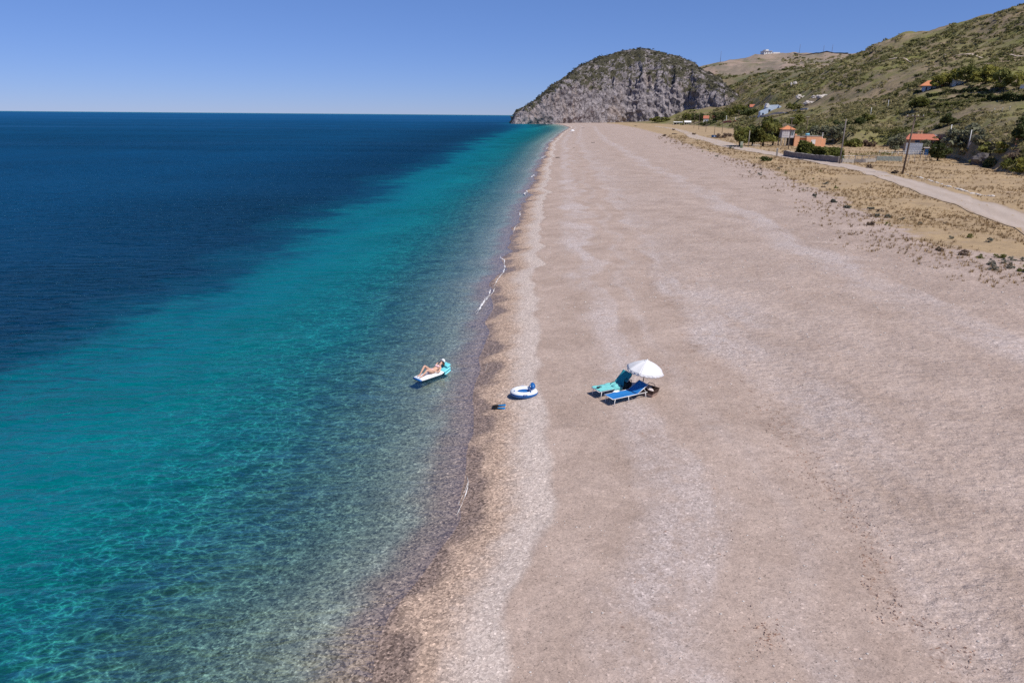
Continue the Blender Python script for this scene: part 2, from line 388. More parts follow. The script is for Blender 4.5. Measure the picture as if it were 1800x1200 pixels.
    # relief
    foot = t.n('ShaderNodeTexVoronoi', {'Vector': t.map(p, (1.5, 2.3, 1), (0, 0, 0.4)), 'Scale': 1.5}, feature='SMOOTH_F1').outputs['Distance']
    hgt = t.math('ADD', t.math('MULTIPLY', t.math('SUBTRACT', foot, 0.35), t.math('MULTIPLY', tramp, 0.11)), t.math('MULTIPLY', t.noise(1.7, 4, 0.6, 0.4, t.map(p, (1, 1.5, 1))), t.math('MULTIPLY', tramp, 0.11)))
    hgt = t.math('ADD', hgt, t.math('MULTIPLY', t.noise(4.2, 3, 0.65, 0.4, t.map(p, (1, 1.5, 1), (0, 0, 0.5))), t.math('MULTIPLY', tramp, 0.10)))
    hgt = t.math('ADD', hgt, t.math('MULTIPLY', t.noise(1.1, 4, 0.6, 0, p), 0.10))
    hgt = t.math('ADD', hgt, t.math('MULTIPLY', pg, t.mr(sw_s, 2.8, 3.6, 0.05, 0.012)))
    hgt = t.math('ADD', hgt, t.math('MULTIPLY', t.math('SUBTRACT', t.math('ADD', n3, n2), 1.0), t.math('MULTIPLY', hm, 0.8)))
    nm = t.bump(hgt, 0.8, 1.0)
    t.pbr(c, t.mix(wet, (0.9, 0.9, 0.9), (0.45, 0.45, 0.45)), nm, 0.25)
    return t.m
GROUND = ground_mat()

# ------------------------------------------------------------------ the ground sheet
def make_ground():
    az = np.concatenate([np.linspace(-115, -46, 40)[:-1], np.linspace(-46, 50, 560), np.linspace(50, 115, 40)[1:]]) * math.pi / 180
    r = np.concatenate([[1.0, 3.0, 5.0], np.exp(np.linspace(math.log(7), math.log(420), 330)), np.exp(np.linspace(math.log(420), math.log(1650), 190))[1:], [1750, 1900, 2200, 2700, 3300, 4200]])
    A, RR = np.meshgrid(az, r)
    X = np.sin(A) * RR; Y = np.cos(A) * RR
    Z = ground(X, Y); s = S(X, Y)
    hz, k = land(X, Y)
    hill = np.where(s > 8, hz - 1.7, 0)
    g = X - grass_x(Y)
    grass = np.where(s > 10, 0.5 + g / (7 + 0.012 * RR), 0); grass = np.clip(grass, 0, 1)
    Fc = grid_faces(len(r), len(az))
    fh = hill.ravel()[Fc].max(1); fs = s.ravel()[Fc].mean(1)
    V = np.stack([X, Y, Z], -1).reshape(-1, 3)
    at = {'s': s.ravel(), 'grass': grass.ravel(), 'hill': hill.ravel(), 'k': k.ravel()}
    for name, m, lab, cat in (('seabed', fs < -0.3, 'grey pebble seabed sloping away under the clear water', 'seabed'),
                              ('beach', (fs >= -0.3) & (fh <= 0.6), 'wide beige pebble beach and dry grass flat beside the sea', 'beach'),
                              ('hillside', (fs >= -0.3) & (fh > 0.6), 'scrub covered brown and green hillside rising behind the beach', 'hill')):
        ff = Fc[m]; u, inv = np.unique(ff, return_inverse=True)
        o = link_np(name, V[u], inv.reshape(ff.shape)[:, ::-1], GROUND, attrs={q: a[u] for q, a in at.items()})
        tagit(o, lab, cat, kind='structure')
make_ground()

# ------------------------------------------------------------------ the sea
def water_mat():
    t = NT('sea_water'); p = t.objc()
    sraw = t.attr('se'); rng_ = t.attr('rr')
    wob = t.math('ADD', t.math('MULTIPLY', t.math('SUBTRACT', t.noise(0.05, 5, 0.65, 0.5, p), 0.5), 26.0), t.math('MULTIPLY', t.math('SUBTRACT', t.noise(0.25, 4, 0.7, 0.5, t.map(p, (0.7, 1.3, 1))), 0.5), 7.0))
    wob = t.math('MULTIPLY', wob, t.mr(sraw, 5, 20, 0.0, 1))
    s = t.math('ADD', sraw, wob)
    d = t.mr(s, 0, 60)
    tint = t.ramp(d, [(0, (0.97, 0.97, 0.96)), (0.04, (0.80, 0.90, 0.85)), (0.10, (0.50, 0.86, 0.84)), (0.16, (0.24, 0.95, 0.96)), (0.27, (0.06, 0.82, 0.88)), (0.38, (0.01, 0.35, 0.52)), (0.6, (0.0, 0.1, 0.2))])
    scat = t.ramp(d, [(0, 0.0), (0.08, 0.02), (0.15, 0.16), (0.23, 0.40), (0.31, 0.80), (0.40, 1.0)])
    body = t.ramp(d, [(0, (0.16, 0.18, 0.17)), (0.07, (0.04, 0.12, 0.12)), (0.13, (0.001, 0.20, 0.215)), (0.21, (0.0, 0.30, 0.325)), (0.275, (0.0, 0.215, 0.255)), (0.36, (0.0, 0.055, 0.092)), (0.45, (0.0, 0.024, 0.052)), (0.62, (0.0, 0.029, 0.070)), (1.0, (0.001, 0.050, 0.122))])
    body = t.mix(t.mr(rng_, 150, 2500), body, (0.006, 0.075, 0.20))
    # patchy sea floor seen through deep water
    pn = t.noise(0.045, 4, 0.6, 0.6, t.map(p, (1, 0.8, 1)))
    body = t.mix(t.math('MULTIPLY', t.mr(pn, 0.45, 0.68), t.mr(s, 16, 34, 0, 0.45)), body, (0.003, 0.030, 0.062))
    # ripples
    rot = t.map(p, (0.55, 1.5, 1), (0, 0, R(-14)))
    w1 = t.noise(1.05, 4, 0.55, 0.7, rot)
    w2 = t.noise(0.32, 3, 0.5, 0.5, t.map(p, (0.6, 1.3, 1), (0, 0, R(-10))))
    w3 = t.noise(5.5, 2, 0.5, 0.4, rot)
    w4 = t.noise(0.05, 3, 0.5, 0.4, t.map(p, (0.6, 1.4, 1)))
    hgt = t.math('ADD', t.math('MULTIPLY', w1, 0.85), t.math('ADD', t.math('MULTIPLY', w2, 1.3), t.math('MULTIPLY', w3, 0.05)))
    hgt = t.math('ADD', hgt, t.math('MULTIPLY', w4, 0.5))
    amp = t.math('MULTIPLY', t.mr(sraw, 3.0, 30.0, 0.10, 1.6), t.mr(rng_, 120, 1500, 1.0, 0.4))
    calm = t.mr(t.noise(0.006, 4, 0.6, 0.8, t.map(p, (0.35, 1.6, 1))), 0.42, 0.62, 1.0, 0.55)
    strk = t.math('MULTIPLY', t.mr(t.noise(0.004, 5, 0.62, 0.6, t.map(p, (0.22, 1.7, 1), (0, 0, R(5)))), 0.54, 0.64, 0, 1, True), t.mr(rng_, 120, 400))
    nm = t.n('ShaderNodeBump', {'Height': hgt, 'Strength': t.math('MULTIPLY', amp, calm), 'Distance': 1.0}).outputs[0]
    # caustic light net drawn into the water's transparency colour
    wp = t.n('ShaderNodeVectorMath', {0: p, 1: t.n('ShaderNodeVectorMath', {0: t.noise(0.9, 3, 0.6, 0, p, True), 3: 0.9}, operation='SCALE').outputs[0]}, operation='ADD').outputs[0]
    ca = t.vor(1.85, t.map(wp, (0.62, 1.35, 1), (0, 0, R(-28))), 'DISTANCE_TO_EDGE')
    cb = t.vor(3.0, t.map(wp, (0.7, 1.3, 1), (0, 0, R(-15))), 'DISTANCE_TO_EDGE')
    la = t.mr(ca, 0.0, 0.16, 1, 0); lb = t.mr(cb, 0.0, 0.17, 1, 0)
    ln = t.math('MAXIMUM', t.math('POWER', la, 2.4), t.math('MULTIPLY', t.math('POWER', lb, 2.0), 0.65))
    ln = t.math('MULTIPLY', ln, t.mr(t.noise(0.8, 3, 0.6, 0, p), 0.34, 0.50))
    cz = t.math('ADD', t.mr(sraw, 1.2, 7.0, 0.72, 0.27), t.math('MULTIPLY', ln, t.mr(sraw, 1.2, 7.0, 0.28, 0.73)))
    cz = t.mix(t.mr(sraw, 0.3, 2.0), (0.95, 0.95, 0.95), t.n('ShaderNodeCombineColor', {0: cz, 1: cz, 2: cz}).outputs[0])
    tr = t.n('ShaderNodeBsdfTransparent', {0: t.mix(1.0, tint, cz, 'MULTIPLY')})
    df = t.n('ShaderNodeBsdfDiffuse', {'Color': body, 'Normal': nm})
    bm_ = t.n('ShaderNodeMixShader', {0: scat, 1: tr.outputs[0], 2: df.outputs[0]})
    gl = t.n('ShaderNodeBsdfGlossy', {'Color': (0.34, 0.76, 1.0), 'Roughness': t.mr(rng_, 50, 350, 0.10, 0.30), 'Normal': nm})
    fr = t.n('ShaderNodeFresnel', {'IOR': 1.333, 'Normal': nm}).outputs[0]
    fr = t.math('MINIMUM', t.math('MULTIPLY', t.math('POWER', fr, 1.5), t.mr(sraw, 1, 30, 0.32, 1.15)), t.math('ADD', t.mr(rng_, 45, 400, 0.20, 0.13), t.math('MULTIPLY', strk, 0.16)))
    mx = t.n('ShaderNodeMixShader', {0: fr, 1: bm_.outputs[0], 2: gl.outputs[0]})
    t.t.links.new(mx.outputs[0], t.out.inputs[0])
    return t.m
WATER = water_mat()
def make_sea():
    az = np.concatenate([np.linspace(-125, -44, 60)[:-1], np.linspace(-44, 10, 260), np.linspace(10, 40, 40)[1:]]) * math.pi / 180
    r = np.concatenate([[0.5, 3, 6], np.exp(np.linspace(math.log(8), math.log(1500), 330)), np.exp(np.linspace(math.log(1600), math.log(90000), 60))])
    A, RR = np.meshgrid(az, r); X = np.sin(A) * RR; Y = np.cos(A) * RR
    s = S(X, Y)
    s = np.where(RR > 1300, -400, s)
    off = -s
    se = off / (1 + np.maximum(Y - 40, 0) / 420.0)
    Fc = grid_faces(len(r), len(az)); m = s.ravel()[Fc].min(1) < 1.5
    Fc = Fc[m]; u, inv = np.unique(Fc, return_inverse=True)
    V = np.stack([X, Y, np.zeros_like(X)], -1).reshape(-1, 3)
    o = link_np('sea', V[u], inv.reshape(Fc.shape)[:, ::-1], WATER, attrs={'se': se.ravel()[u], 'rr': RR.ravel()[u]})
    tagit(o, 'clear turquoise sea turning deep blue towards the horizon', 'sea', kind='structure')
make_sea()

# ------------------------------------------------------------------ foam lips along the waterline
def foam_mat():
    t = NT('foam'); p = t.objc()
    n = t.noise(9, 4, 0.7, 0.3, p)
    t.pbr((0.80, 0.78, 0.78), 0.6, t.bump(n, 0.5, 0.05)); return t.m
FOAM = foam_mat()
def make_foam():
    V = []; Fs = []
    def lip(pts, wid, hgt=0.03):
        pts = np.array(pts); seg = np.hypot(*np.diff(pts, axis=0).T); L = np.concatenate([[0], np.cumsum(seg)])
        n = max(6, int(L[-1] / (0.10 + 0.002 * pts[:, 1].mean()))); q = np.linspace(0, L[-1], n)
        x = np.interp(q, L, pts[:, 0]); y = np.interp(q, L, pts[:, 1])
        tp = np.sin(np.linspace(0.05, math.pi - 0.05, n)) ** 0.5
        b0 = len(V)
        for i in range(n):
            ww = 0.48 * wid * tp[i] * (0.25 if vn(np.array([q[i] * 2.1]), np.array([7.7]), 3)[0] < 0.05 else 1) * (0.45 + 0.9 * abs(vn(np.array([q[i] * 1.7]), np.array([pts[0, 1]]), 5)[0]) + 0.35 * random.random())
            j = 0.10 * wid * random.uniform(-1, 1) + wid * 0.6 * float(vn(np.array([q[i] * 0.8]), np.array([3.3]), 9)[0])
            for k_, (o_, h_) in enumerate(((-1, -0.01), (-0.3, hgt), (0.4, hgt * 0.8), (1, 0.012))):
                xx = x[i] + j + o_ * ww * 0.5
                zz = max(0.004, float(plain(S(np.array([xx]), np.array([y[i]])))[0])) if k_ else 0
                V.append((xx, y[i] + 0.02 * random.uniform(-1, 1), zz + h_))
        for i in range(n - 1):
            for k_ in range(3):
                a = b0 + i * 4 + k_; Fs.append((a, a + 1, a + 5, a + 4))
    for pix, wid in (([(838, 552), (846, 540), (858, 522), (866, 506)], 0.30), ([(836, 548), (850, 534), (868, 512), (872, 504)], 0.16),
                     ([(868, 505), (880, 488), (890, 470), (886, 458), (879, 450)], 0.26), ([(803, 905), (815, 880), (825, 850), (822, 835)], 0.07),
                     ([(806, 885), (818, 862), (824, 846)], 0.05), ([(853, 655), (857, 640)], 0.08),
                     ([(902, 408), (910, 396)], 0.25), ([(914, 380), (916, 372)], 0.35), ([(923, 343), (929, 335)], 0.8),
                     ([(935, 312), (941, 307)], 0.9), ([(953, 278), (959, 274)], 1.0), ([(961, 262), (964, 259)], 1.0), ([(969, 249), (973, 246)], 1.4)):
        lip([U(a, b, 0.02)[:2] for a, b in pix], wid)
    o = link_np('foam', np.array(V), np.array(Fs), FOAM)
    tagit(o, 'thin white foam where small waves touch the pebbles', 'foam', kind='stuff')
make_foam()

# ------------------------------------------------------------------ headland at the end of the beach
def rock_mat():
    t = NT('headland_rock'); p = t.objc()
    v = t.attr('vv')
    nz = t.n('ShaderNodeSeparateXYZ', {0: t.n('ShaderNodeNewGeometry').outputs['Normal']}).outputs[2]
    st = t.map(p, (1, 1, 0.55))
    n1 = t.noise(0.035, 7, 0.7, 0.6, st); n2 = t.noise(0.16, 6, 0.75, 0.3, st); n3 = t.noise(0.5, 4, 0.7, 0, p)
    c = t.mix(t.mr(n2, 0.3, 0.7), (0.15, 0.13, 0.138), (0.47, 0.42, 0.43))
    c = t.mix(t.math('MULTIPLY', t.mr(n1, 0.52, 0.68), 0.6), c, (0.36, 0.27, 0.21))
    c = t.mix(t.math('MULTIPLY', t.mr(n3, 0.55, 0.8), 0.6), c, (0.50, 0.45, 0.45))
    cr = t.vor(0.11, st, 'DISTANCE_TO_EDGE')
    c = t.mix(t.mr(cr, 0, 0.06, 0.65, 0), c, (0.06, 0.05, 0.055))
    vg = t.math('ADD', t.math('MULTIPLY', t.noise(0.05, 6, 0.8, 0.5, p), 1.0), t.mr(v, 0.38, 0.68, -0.20, 0.012))
    vg = t.math('ADD', vg, t.mr(nz, 0.1, 0.8, -0.08, 0.06))
    vc = t.mix(n3, (0.042, 0.045, 0.025), (0.12, 0.105, 0.065))
    c = t.mix(t.mr(vg, 0.49, 0.54), c, vc)
    hgt = t.math('ADD', t.math('MULTIPLY', n2, 5.0), t.math('ADD', t.math('MULTIPLY', n3, 1.5), t.math('MULTIPLY', cr, 6.0)))
    t.pbr(c, 0.9, t.bump(hgt, 0.9, 1.0), 0.2); return t.m
ROCK = rock_mat()
def make_headland():
    top = [(898, 216), (903, 202), (907, 196), (918, 190), (935, 181), (960, 160), (990, 136), (1020, 116), (1060, 100), (1100, 90), (1130, 87), (1160, 92), (1190, 101), (1215, 109), (1240, 126), (1262, 140), (1290, 163), (1306, 178), (1316, 190), (1322, 206)]
    base = [(898, 221), (905, 221), (920, 221), (950, 220), (985, 219.5), (1040, 218), (1100, 216), (1150, 214.5), (1200, 212), (1250, 206), (1290, 200), (1322, 207)]
    nu, nv = 420, 150
    pu = np.linspace(898, 1322, nu + 1)
    ty = np.interp(pu, [a for a, b in top], [b for a, b in top]); by = np.interp(pu, [a for a, b in base], [b for a, b in base])
    rb = np.interp(pu, [898, 905, 985, 1100, 1200, 1322], [1060, 1050, 1085, 1170, 1160, 1080])
    V = np.zeros((nu + 1, nv + 1, 3)); VV = np.zeros((nu + 1, nv + 1))
    cf = np.interp(pu, [898, 940, 1000, 1100, 1200, 1260, 1322], [0.9, 0.72, 0.60, 0.55, 0.52, 0.6, 0.5])
    cf = cf + 0.10 * vn(pu / 22, pu * 0, 3) + 0.05 * vn(pu / 7, pu * 0, 4)
    for i in range(nu + 1):
        # on the sea side the base follows water level, landward the ground
        b = P(pu[i], by[i], rb[i]); zb = -2.0
        hpx = by[i] - ty[i]
        dep = 40 + hpx * 1.15
        tp = P(pu[i], ty[i], rb[i] + dep); h = tp[2] - zb
        az = az_of(b); a2 = az_of(tp)
        f = cf[i]
        for j in range(nv + 1):
            q = j / nv * 1.5
            if q <= 1:
                # cliff to fraction f of the height, then rounding slope to the crest
                if q < 0.6:
                    zq = q / 0.6 * f; dq = (q / 0.6) ** 1.3 * 0.17
                else:
                    u_ = (q - 0.6) / 0.4; dq = 0.17 + 0.83 * (u_ ** 1.05); zq = f + (1 - f) * (1 - (1 - u_) ** 1.75)
                r_ = rb[i] + dep * dq; z = zb + h * zq; a_ = az + (a2 - az) * dq
            else:
                u_ = (q - 1) / 0.5; r_ = rb[i] + dep * (1 + 1.3 * u_); z = zb + h * (1 - u_ ** 1.6 * 1.05); a_ = a2
            V[i, j] = (math.sin(a_) * r_, math.cos(a_) * r_, z); VV[i, j] = q if q <= 1 else 1.0
    # displacement in three dimensions
    x, y, z = V[..., 0], V[..., 1], V[..., 2]
    dx = np.gradient(V, axis=0); dy = np.gradient(V, axis=1); nrm = np.cross(dx, dy); nrm /= np.linalg.norm(nrm, axis=-1, keepdims=True) + 1e-9
    if nrm[nu // 2, nv // 4, 1] > 0: nrm = -nrm
    n = 5.0 * fbm3(x / 42, y / 42, z / 60, 3, 2) + 3.6 * (1 - 2 * np.abs(fbm3(x / 17, y / 17, z / 28, 3, 22))) + 2.2 * fbm3(x / 6, y / 6, z / 8, 3, 42)
    edge = np.minimum(1, np.minimum(np.arange(nu + 1), np.arange(nu, -1, -1)) / 22)[:, None]
    vf = np.interp(VV, [0, 0.55, 0.75, 1.0], [1.0, 1.0, 0.6, 0.45])
    V = V + nrm * (n * edge * vf)[..., None]
    o = link_np('headland', V.reshape(-1, 3), grid_faces(nu + 1, nv + 1), ROCK, attrs={'vv': VV.ravel()}, smooth=False)
    tagit(o, 'grey rocky headland with a sheer cliff and scrub on its rounded top', 'headland', kind='structure')
    g = np.random.default_rng(8); m = (VV > 0.5) & (VV < 1.01); pts = V[m]; vv = VV[m]
    pick = g.uniform(0, 1, len(pts)) < np.clip((vv - 0.5) * 0.22 + 0.10 * (vn3(pts[:, 0] / 22, pts[:, 1] / 22, pts[:, 2] / 14, 4) > 0.05) * (vv > 0.56), 0, 0.22)
    return pts[pick]
HEAD_SCRUB = make_headland()

# ------------------------------------------------------------------ dirt road
def road_mat():
    t = NT('dirt_road'); p = t.objc(); u = t.attr('u')
    c = t.mix(t.noise(0.6, 5, 0.6, 0.4, p), (0.40, 0.325, 0.275), (0.52, 0.435, 0.375))
    tr = t.mr(t.math('ABSOLUTE', t.math('SUBTRACT', t.math('ABSOLUTE', u), 0.45)), 0.1, 0.3, 0.0, 0.35)
    c = t.mix(t.math('MULTIPLY', tr, t.noise(1.2, 4, 0.7, 0, p)), c, (0.30, 0.225, 0.165))
    c = t.mix(t.math('MULTIPLY', t.mr(t.math('ADD', t.math('ABSOLUTE', u), t.math('MULTIPLY', t.math('SUBTRACT', t.noise(1.6, 5, 0.8, 0, p), 0.5), 0.8)), 0.82, 1.0), 0.8), c, (0.30, 0.21, 0.125))
    t.pbr(c, 0.95, t.bump(t.noise(5, 4, 0.7, 0, p), 0.4, 0.06), 0.2); return t.m
ROADM = road_mat()
def make_strip(name, L, Rr, z0, lift, label, cat, sub=14):
    l = np.array([hit(a, b)[:2] for a, b in L]); r_ = np.array([hit(a, b)[:2] for a, b in Rr])
    n = len(L); q = np.linspace(0, n - 1, (n - 1) * sub + 1)
    lx = np.stack([np.interp(q, range(n), l[:, i]) for i in (0, 1)], -1); rx = np.stack([np.interp(q, range(n), r_[:, i]) for i in (0, 1)], -1)
    for _ in range(10):
        for a in (lx, rx): a[1:-1] = (a[:-2] + 2 * a[1:-1] + a[2:]) / 4
    m = 9; V = []; uu = []
    for i in range(len(q)):
        for j in range(m):
            f = j / (m - 1); pnt = lx[i] * (1 - f) + rx[i] * f
            V.append((pnt[0], pnt[1], 0)); uu.append(f * 2 - 1)
    V = np.array(V); V[:, 2] = ground(V[:, 0], V[:, 1]) + lift
    Fc = grid_faces(len(q), m)
    o = link_np(name, V, Fc, ROADM, attrs={'u': np.array(uu)})
    bm = bmesh.new(); bm.from_mesh(o.data); bmesh.ops.recalc_face_normals(bm, faces=bm.faces)
    if sum(f.normal.z for f in bm.faces) < 0: bmesh.ops.reverse_faces(bm, faces=bm.faces)
    bm.to_mesh(o.data); bm.free()
    return tagit(o, label, cat, kind='structure')
make_strip('road', [(3000, 960), (2400, 682), (2150, 568), (1990, 497), (1890, 454), (1800, 413), (1700, 371), (1610, 337), (1540, 311), (1490, 297), (1440, 288), (1390, 280), (1340, 271), (1297, 264), (1262, 257), (1240, 248.5), (1212, 243), (1206, 238), (1198, 233), (1186, 228.5), (1170, 225), (1150, 222.5)],
           [(3000, 850), (2400, 600), (2150, 506), (2000, 445), (1900, 410), (1800, 374), (1700, 343), (1620, 320), (1550, 301), (1500, 290.5), (1452, 284), (1400, 276), (1350, 266), (1310, 259), (1288, 252), (1262, 245.5), (1236, 240), (1222, 235), (1208, 230.5), (1192, 226.5), (1174, 223.6), (1152, 221.8)],
           1.7, 0.06, 'pale dirt road curving along the back of the beach', 'road')

make_strip('track', [(1545, 110), (1600, 106), (1660, 103.5), (1730, 103), (1800, 101), (1860, 99)], [(1545, 108.8), (1600, 104.6), (1660, 102), (1730, 101.4), (1800, 99.4), (1860, 97.3)],
           1.7, 0.45, 'pale narrow track crossing high on the scrubby hill', 'track', 10)

# ------------------------------------------------------------------ vegetation
def leaf_mat(name, c1, c2, trans=0.32):
    t = NT(name); f = t.attr('tint'); p = t.objc()
    c = t.mix(t.mr(f, -0.4, 0.0), tuple(q * 0.4 for q in c1), t.mix(f, c1, c2))
    c = t.mix(t.math('MULTIPLY', t.noise(1.3, 3, 0.6, 0, p), 0.3), c, tuple(q * 0.75 for q in c1))
    b = t.n('ShaderNodeBsdfPrincipled', {'Base Color': c, 'Roughness': 0.75, 'Specular IOR Level': 0.2})
    tr = t.n('ShaderNodeBsdfTranslucent', {'Color': c})
    m = t.n('ShaderNodeMixShader', {0: trans, 1: b.outputs[0], 2: tr.outputs[0]})
    t.t.links.new(m.outputs[0], t.out.inputs[0]); return t.m
L_OLIVE = leaf_mat('olive_leaves', (0.125, 0.135, 0.078), (0.33, 0.325, 0.215))
L_DARK = leaf_mat('dark_leaves', (0.042, 0.060, 0.018), (0.165, 0.18, 0.062))
L_GREEN = leaf_mat('green_leaves', (0.095, 0.11, 0.022), (0.31, 0.30, 0.09))
L_YELLOW = leaf_mat('yellow_green_leaves', (0.17, 0.17, 0.025), (0.46, 0.42, 0.11))
L_GREY = leaf_mat('grey_leaves', (0.12, 0.125, 0.095), (0.30, 0.295, 0.23))
L_BROWN = leaf_mat('brown_scrub', (0.14, 0.10, 0.075), (0.30, 0.215, 0.155))
L_STRAW = leaf_mat('straw', (0.24, 0.155, 0.075), (0.46, 0.33, 0.18), 0.25)
L_HEAD = leaf_mat('headland_scrub_leaves', (0.070, 0.068, 0.046), (0.21, 0.19, 0.135), 0.3)
L_SCRUB = leaf_mat('hill_scrub', (0.14, 0.148, 0.042), (0.38, 0.325, 0.165), 0.42)
BARK = plainmat('bark', (0.13, 0.10, 0.075), 0.9, 0.3, 6, 0.5, streak=True)

def leaf_tris(C, Nrm, size, g):
    """triangles of the given size at C facing roughly Nrm"""
    n = len(C)
    q = g.normal(size=(n, 3)) * 0.7 + Nrm; q /= np.linalg.norm(q, axis=1, keepdims=True) + 1e-9
    a = np.cross(q, g.normal(size=(n, 3))); a /= np.linalg.norm(a, axis=1, keepdims=True) + 1e-9
    b = np.cross(q, a)
    sz = (size * g.uniform(0.6, 1.4, n))[:, None]
    V = np.stack([C + a * sz, C - a * sz * 0.5 + b * sz * 0.8, C - a * sz * 0.5 - b * sz * 0.8], 1)
    return V.reshape(-1, 3)
def crown_points(rx, ry, rz, n, clumps, g, flat=0.25):
    """points through a crown of overlapping clumps (unit centre at 0), with normals"""
    cc = g.normal(size=(clumps, 3)); cc /= np.linalg.norm(cc, axis=1, keepdims=True); cc *= (g.uniform(0.25, 0.78, clumps) ** 0.6)[:, None]
    cr = g.uniform(0.24, 0.46, clumps)
    k = g.integers(0, clumps, n)
    d = g.normal(size=(n, 3)); d /= np.linalg.norm(d, axis=1, keepdims=True)
    rad = g.uniform(0.45, 1.0, n) ** 0.5
    p = cc[k] + d * (cr[k] * rad)[:, None]
    p[:, 2] = np.where(p[:, 2] < -flat * 2.2, -flat * 2.2 * g.uniform(0.5, 1.0, n), p[:, 2])
    t = g.uniform(0, 1, clumps)[k] * 0.6 + g.uniform(0, 0.4, n)
    return p * np.array([rx, ry, rz]), d, t
def foliage(name, rx, ry, rz, mat, parent, n=900, leaf=None, clumps=14, centre=(0, 0, 0), seed=1):
    g = np.random.default_rng(seed)
    p, d, t = crown_points(rx, ry, rz, n, clumps, g)
    leaf = leaf or (rx + ry + rz) / 3 * 0.13
    V = leaf_tris(p, d, np.full(n, leaf), g) + np.array(centre)
    return link_np(name, V, np.arange(n * 3).reshape(-1, 3), mat, parent, {'tint': np.repeat(t, 3)}, smooth=False)
_ts = [100]
def tree(pt, w, h, mat, label, cat='tree', group=None, n=1300, trunk=True, name='tree', leaf=None, clumps=16):
    """pt: foot on the ground; w: crown width; h: full height"""
    _ts[0] += 1
    root = empty(name, pt, random.uniform(0, 6.28)); tagit(root, label, cat, group)
    ch = h * (0.93 if trunk else 0.99)
    foliage('crown', w / 2 * 1.05, w / 2 * 0.95, ch / 2 * 1.2, mat, root, n, leaf, clumps, (0, 0, h - ch * 0.52), _ts[0])
    m = MB(); rb = max(0.06, w * 0.035)
    m.tube([(0, 0, -0.3), (0.04 * w, 0.02 * w, h * 0.3), (0.0, 0.0, h * 0.55)], [rb * 1.3, rb, rb * 0.6], 7)
    for i in range(4):
        a = i * 1.6 + random.random(); m.tube([(0.02 * w, 0, h * (0.25 + 0.06 * i)), (math.cos(a) * w * 0.18, math.sin(a) * w * 0.18, h * 0.55), (math.cos(a) * w * 0.32, math.sin(a) * w * 0.32, h * 0.72)], [rb * 0.6, rb * 0.4, rb * 0.15], 5)
    m.build('trunk', BARK, root, True)
    return root
def shrub(pt, w, h, mat, label, cat='shrub', group=None, n=420, name='shrub', leaf=None):
    _ts[0] += 1
    o = foliage(name, w / 2, w / 2 * 0.9, h * 0.62, mat, None, n, leaf or w * 0.075, 9, (0, 0, h * 0.38), _ts[0])
    o.location = pt; o.rotation_euler = (0, 0, random.uniform(0, 6.28))
    return tagit(o, label, cat, group)
def px_w(pt, px): return px / ppm(pt)

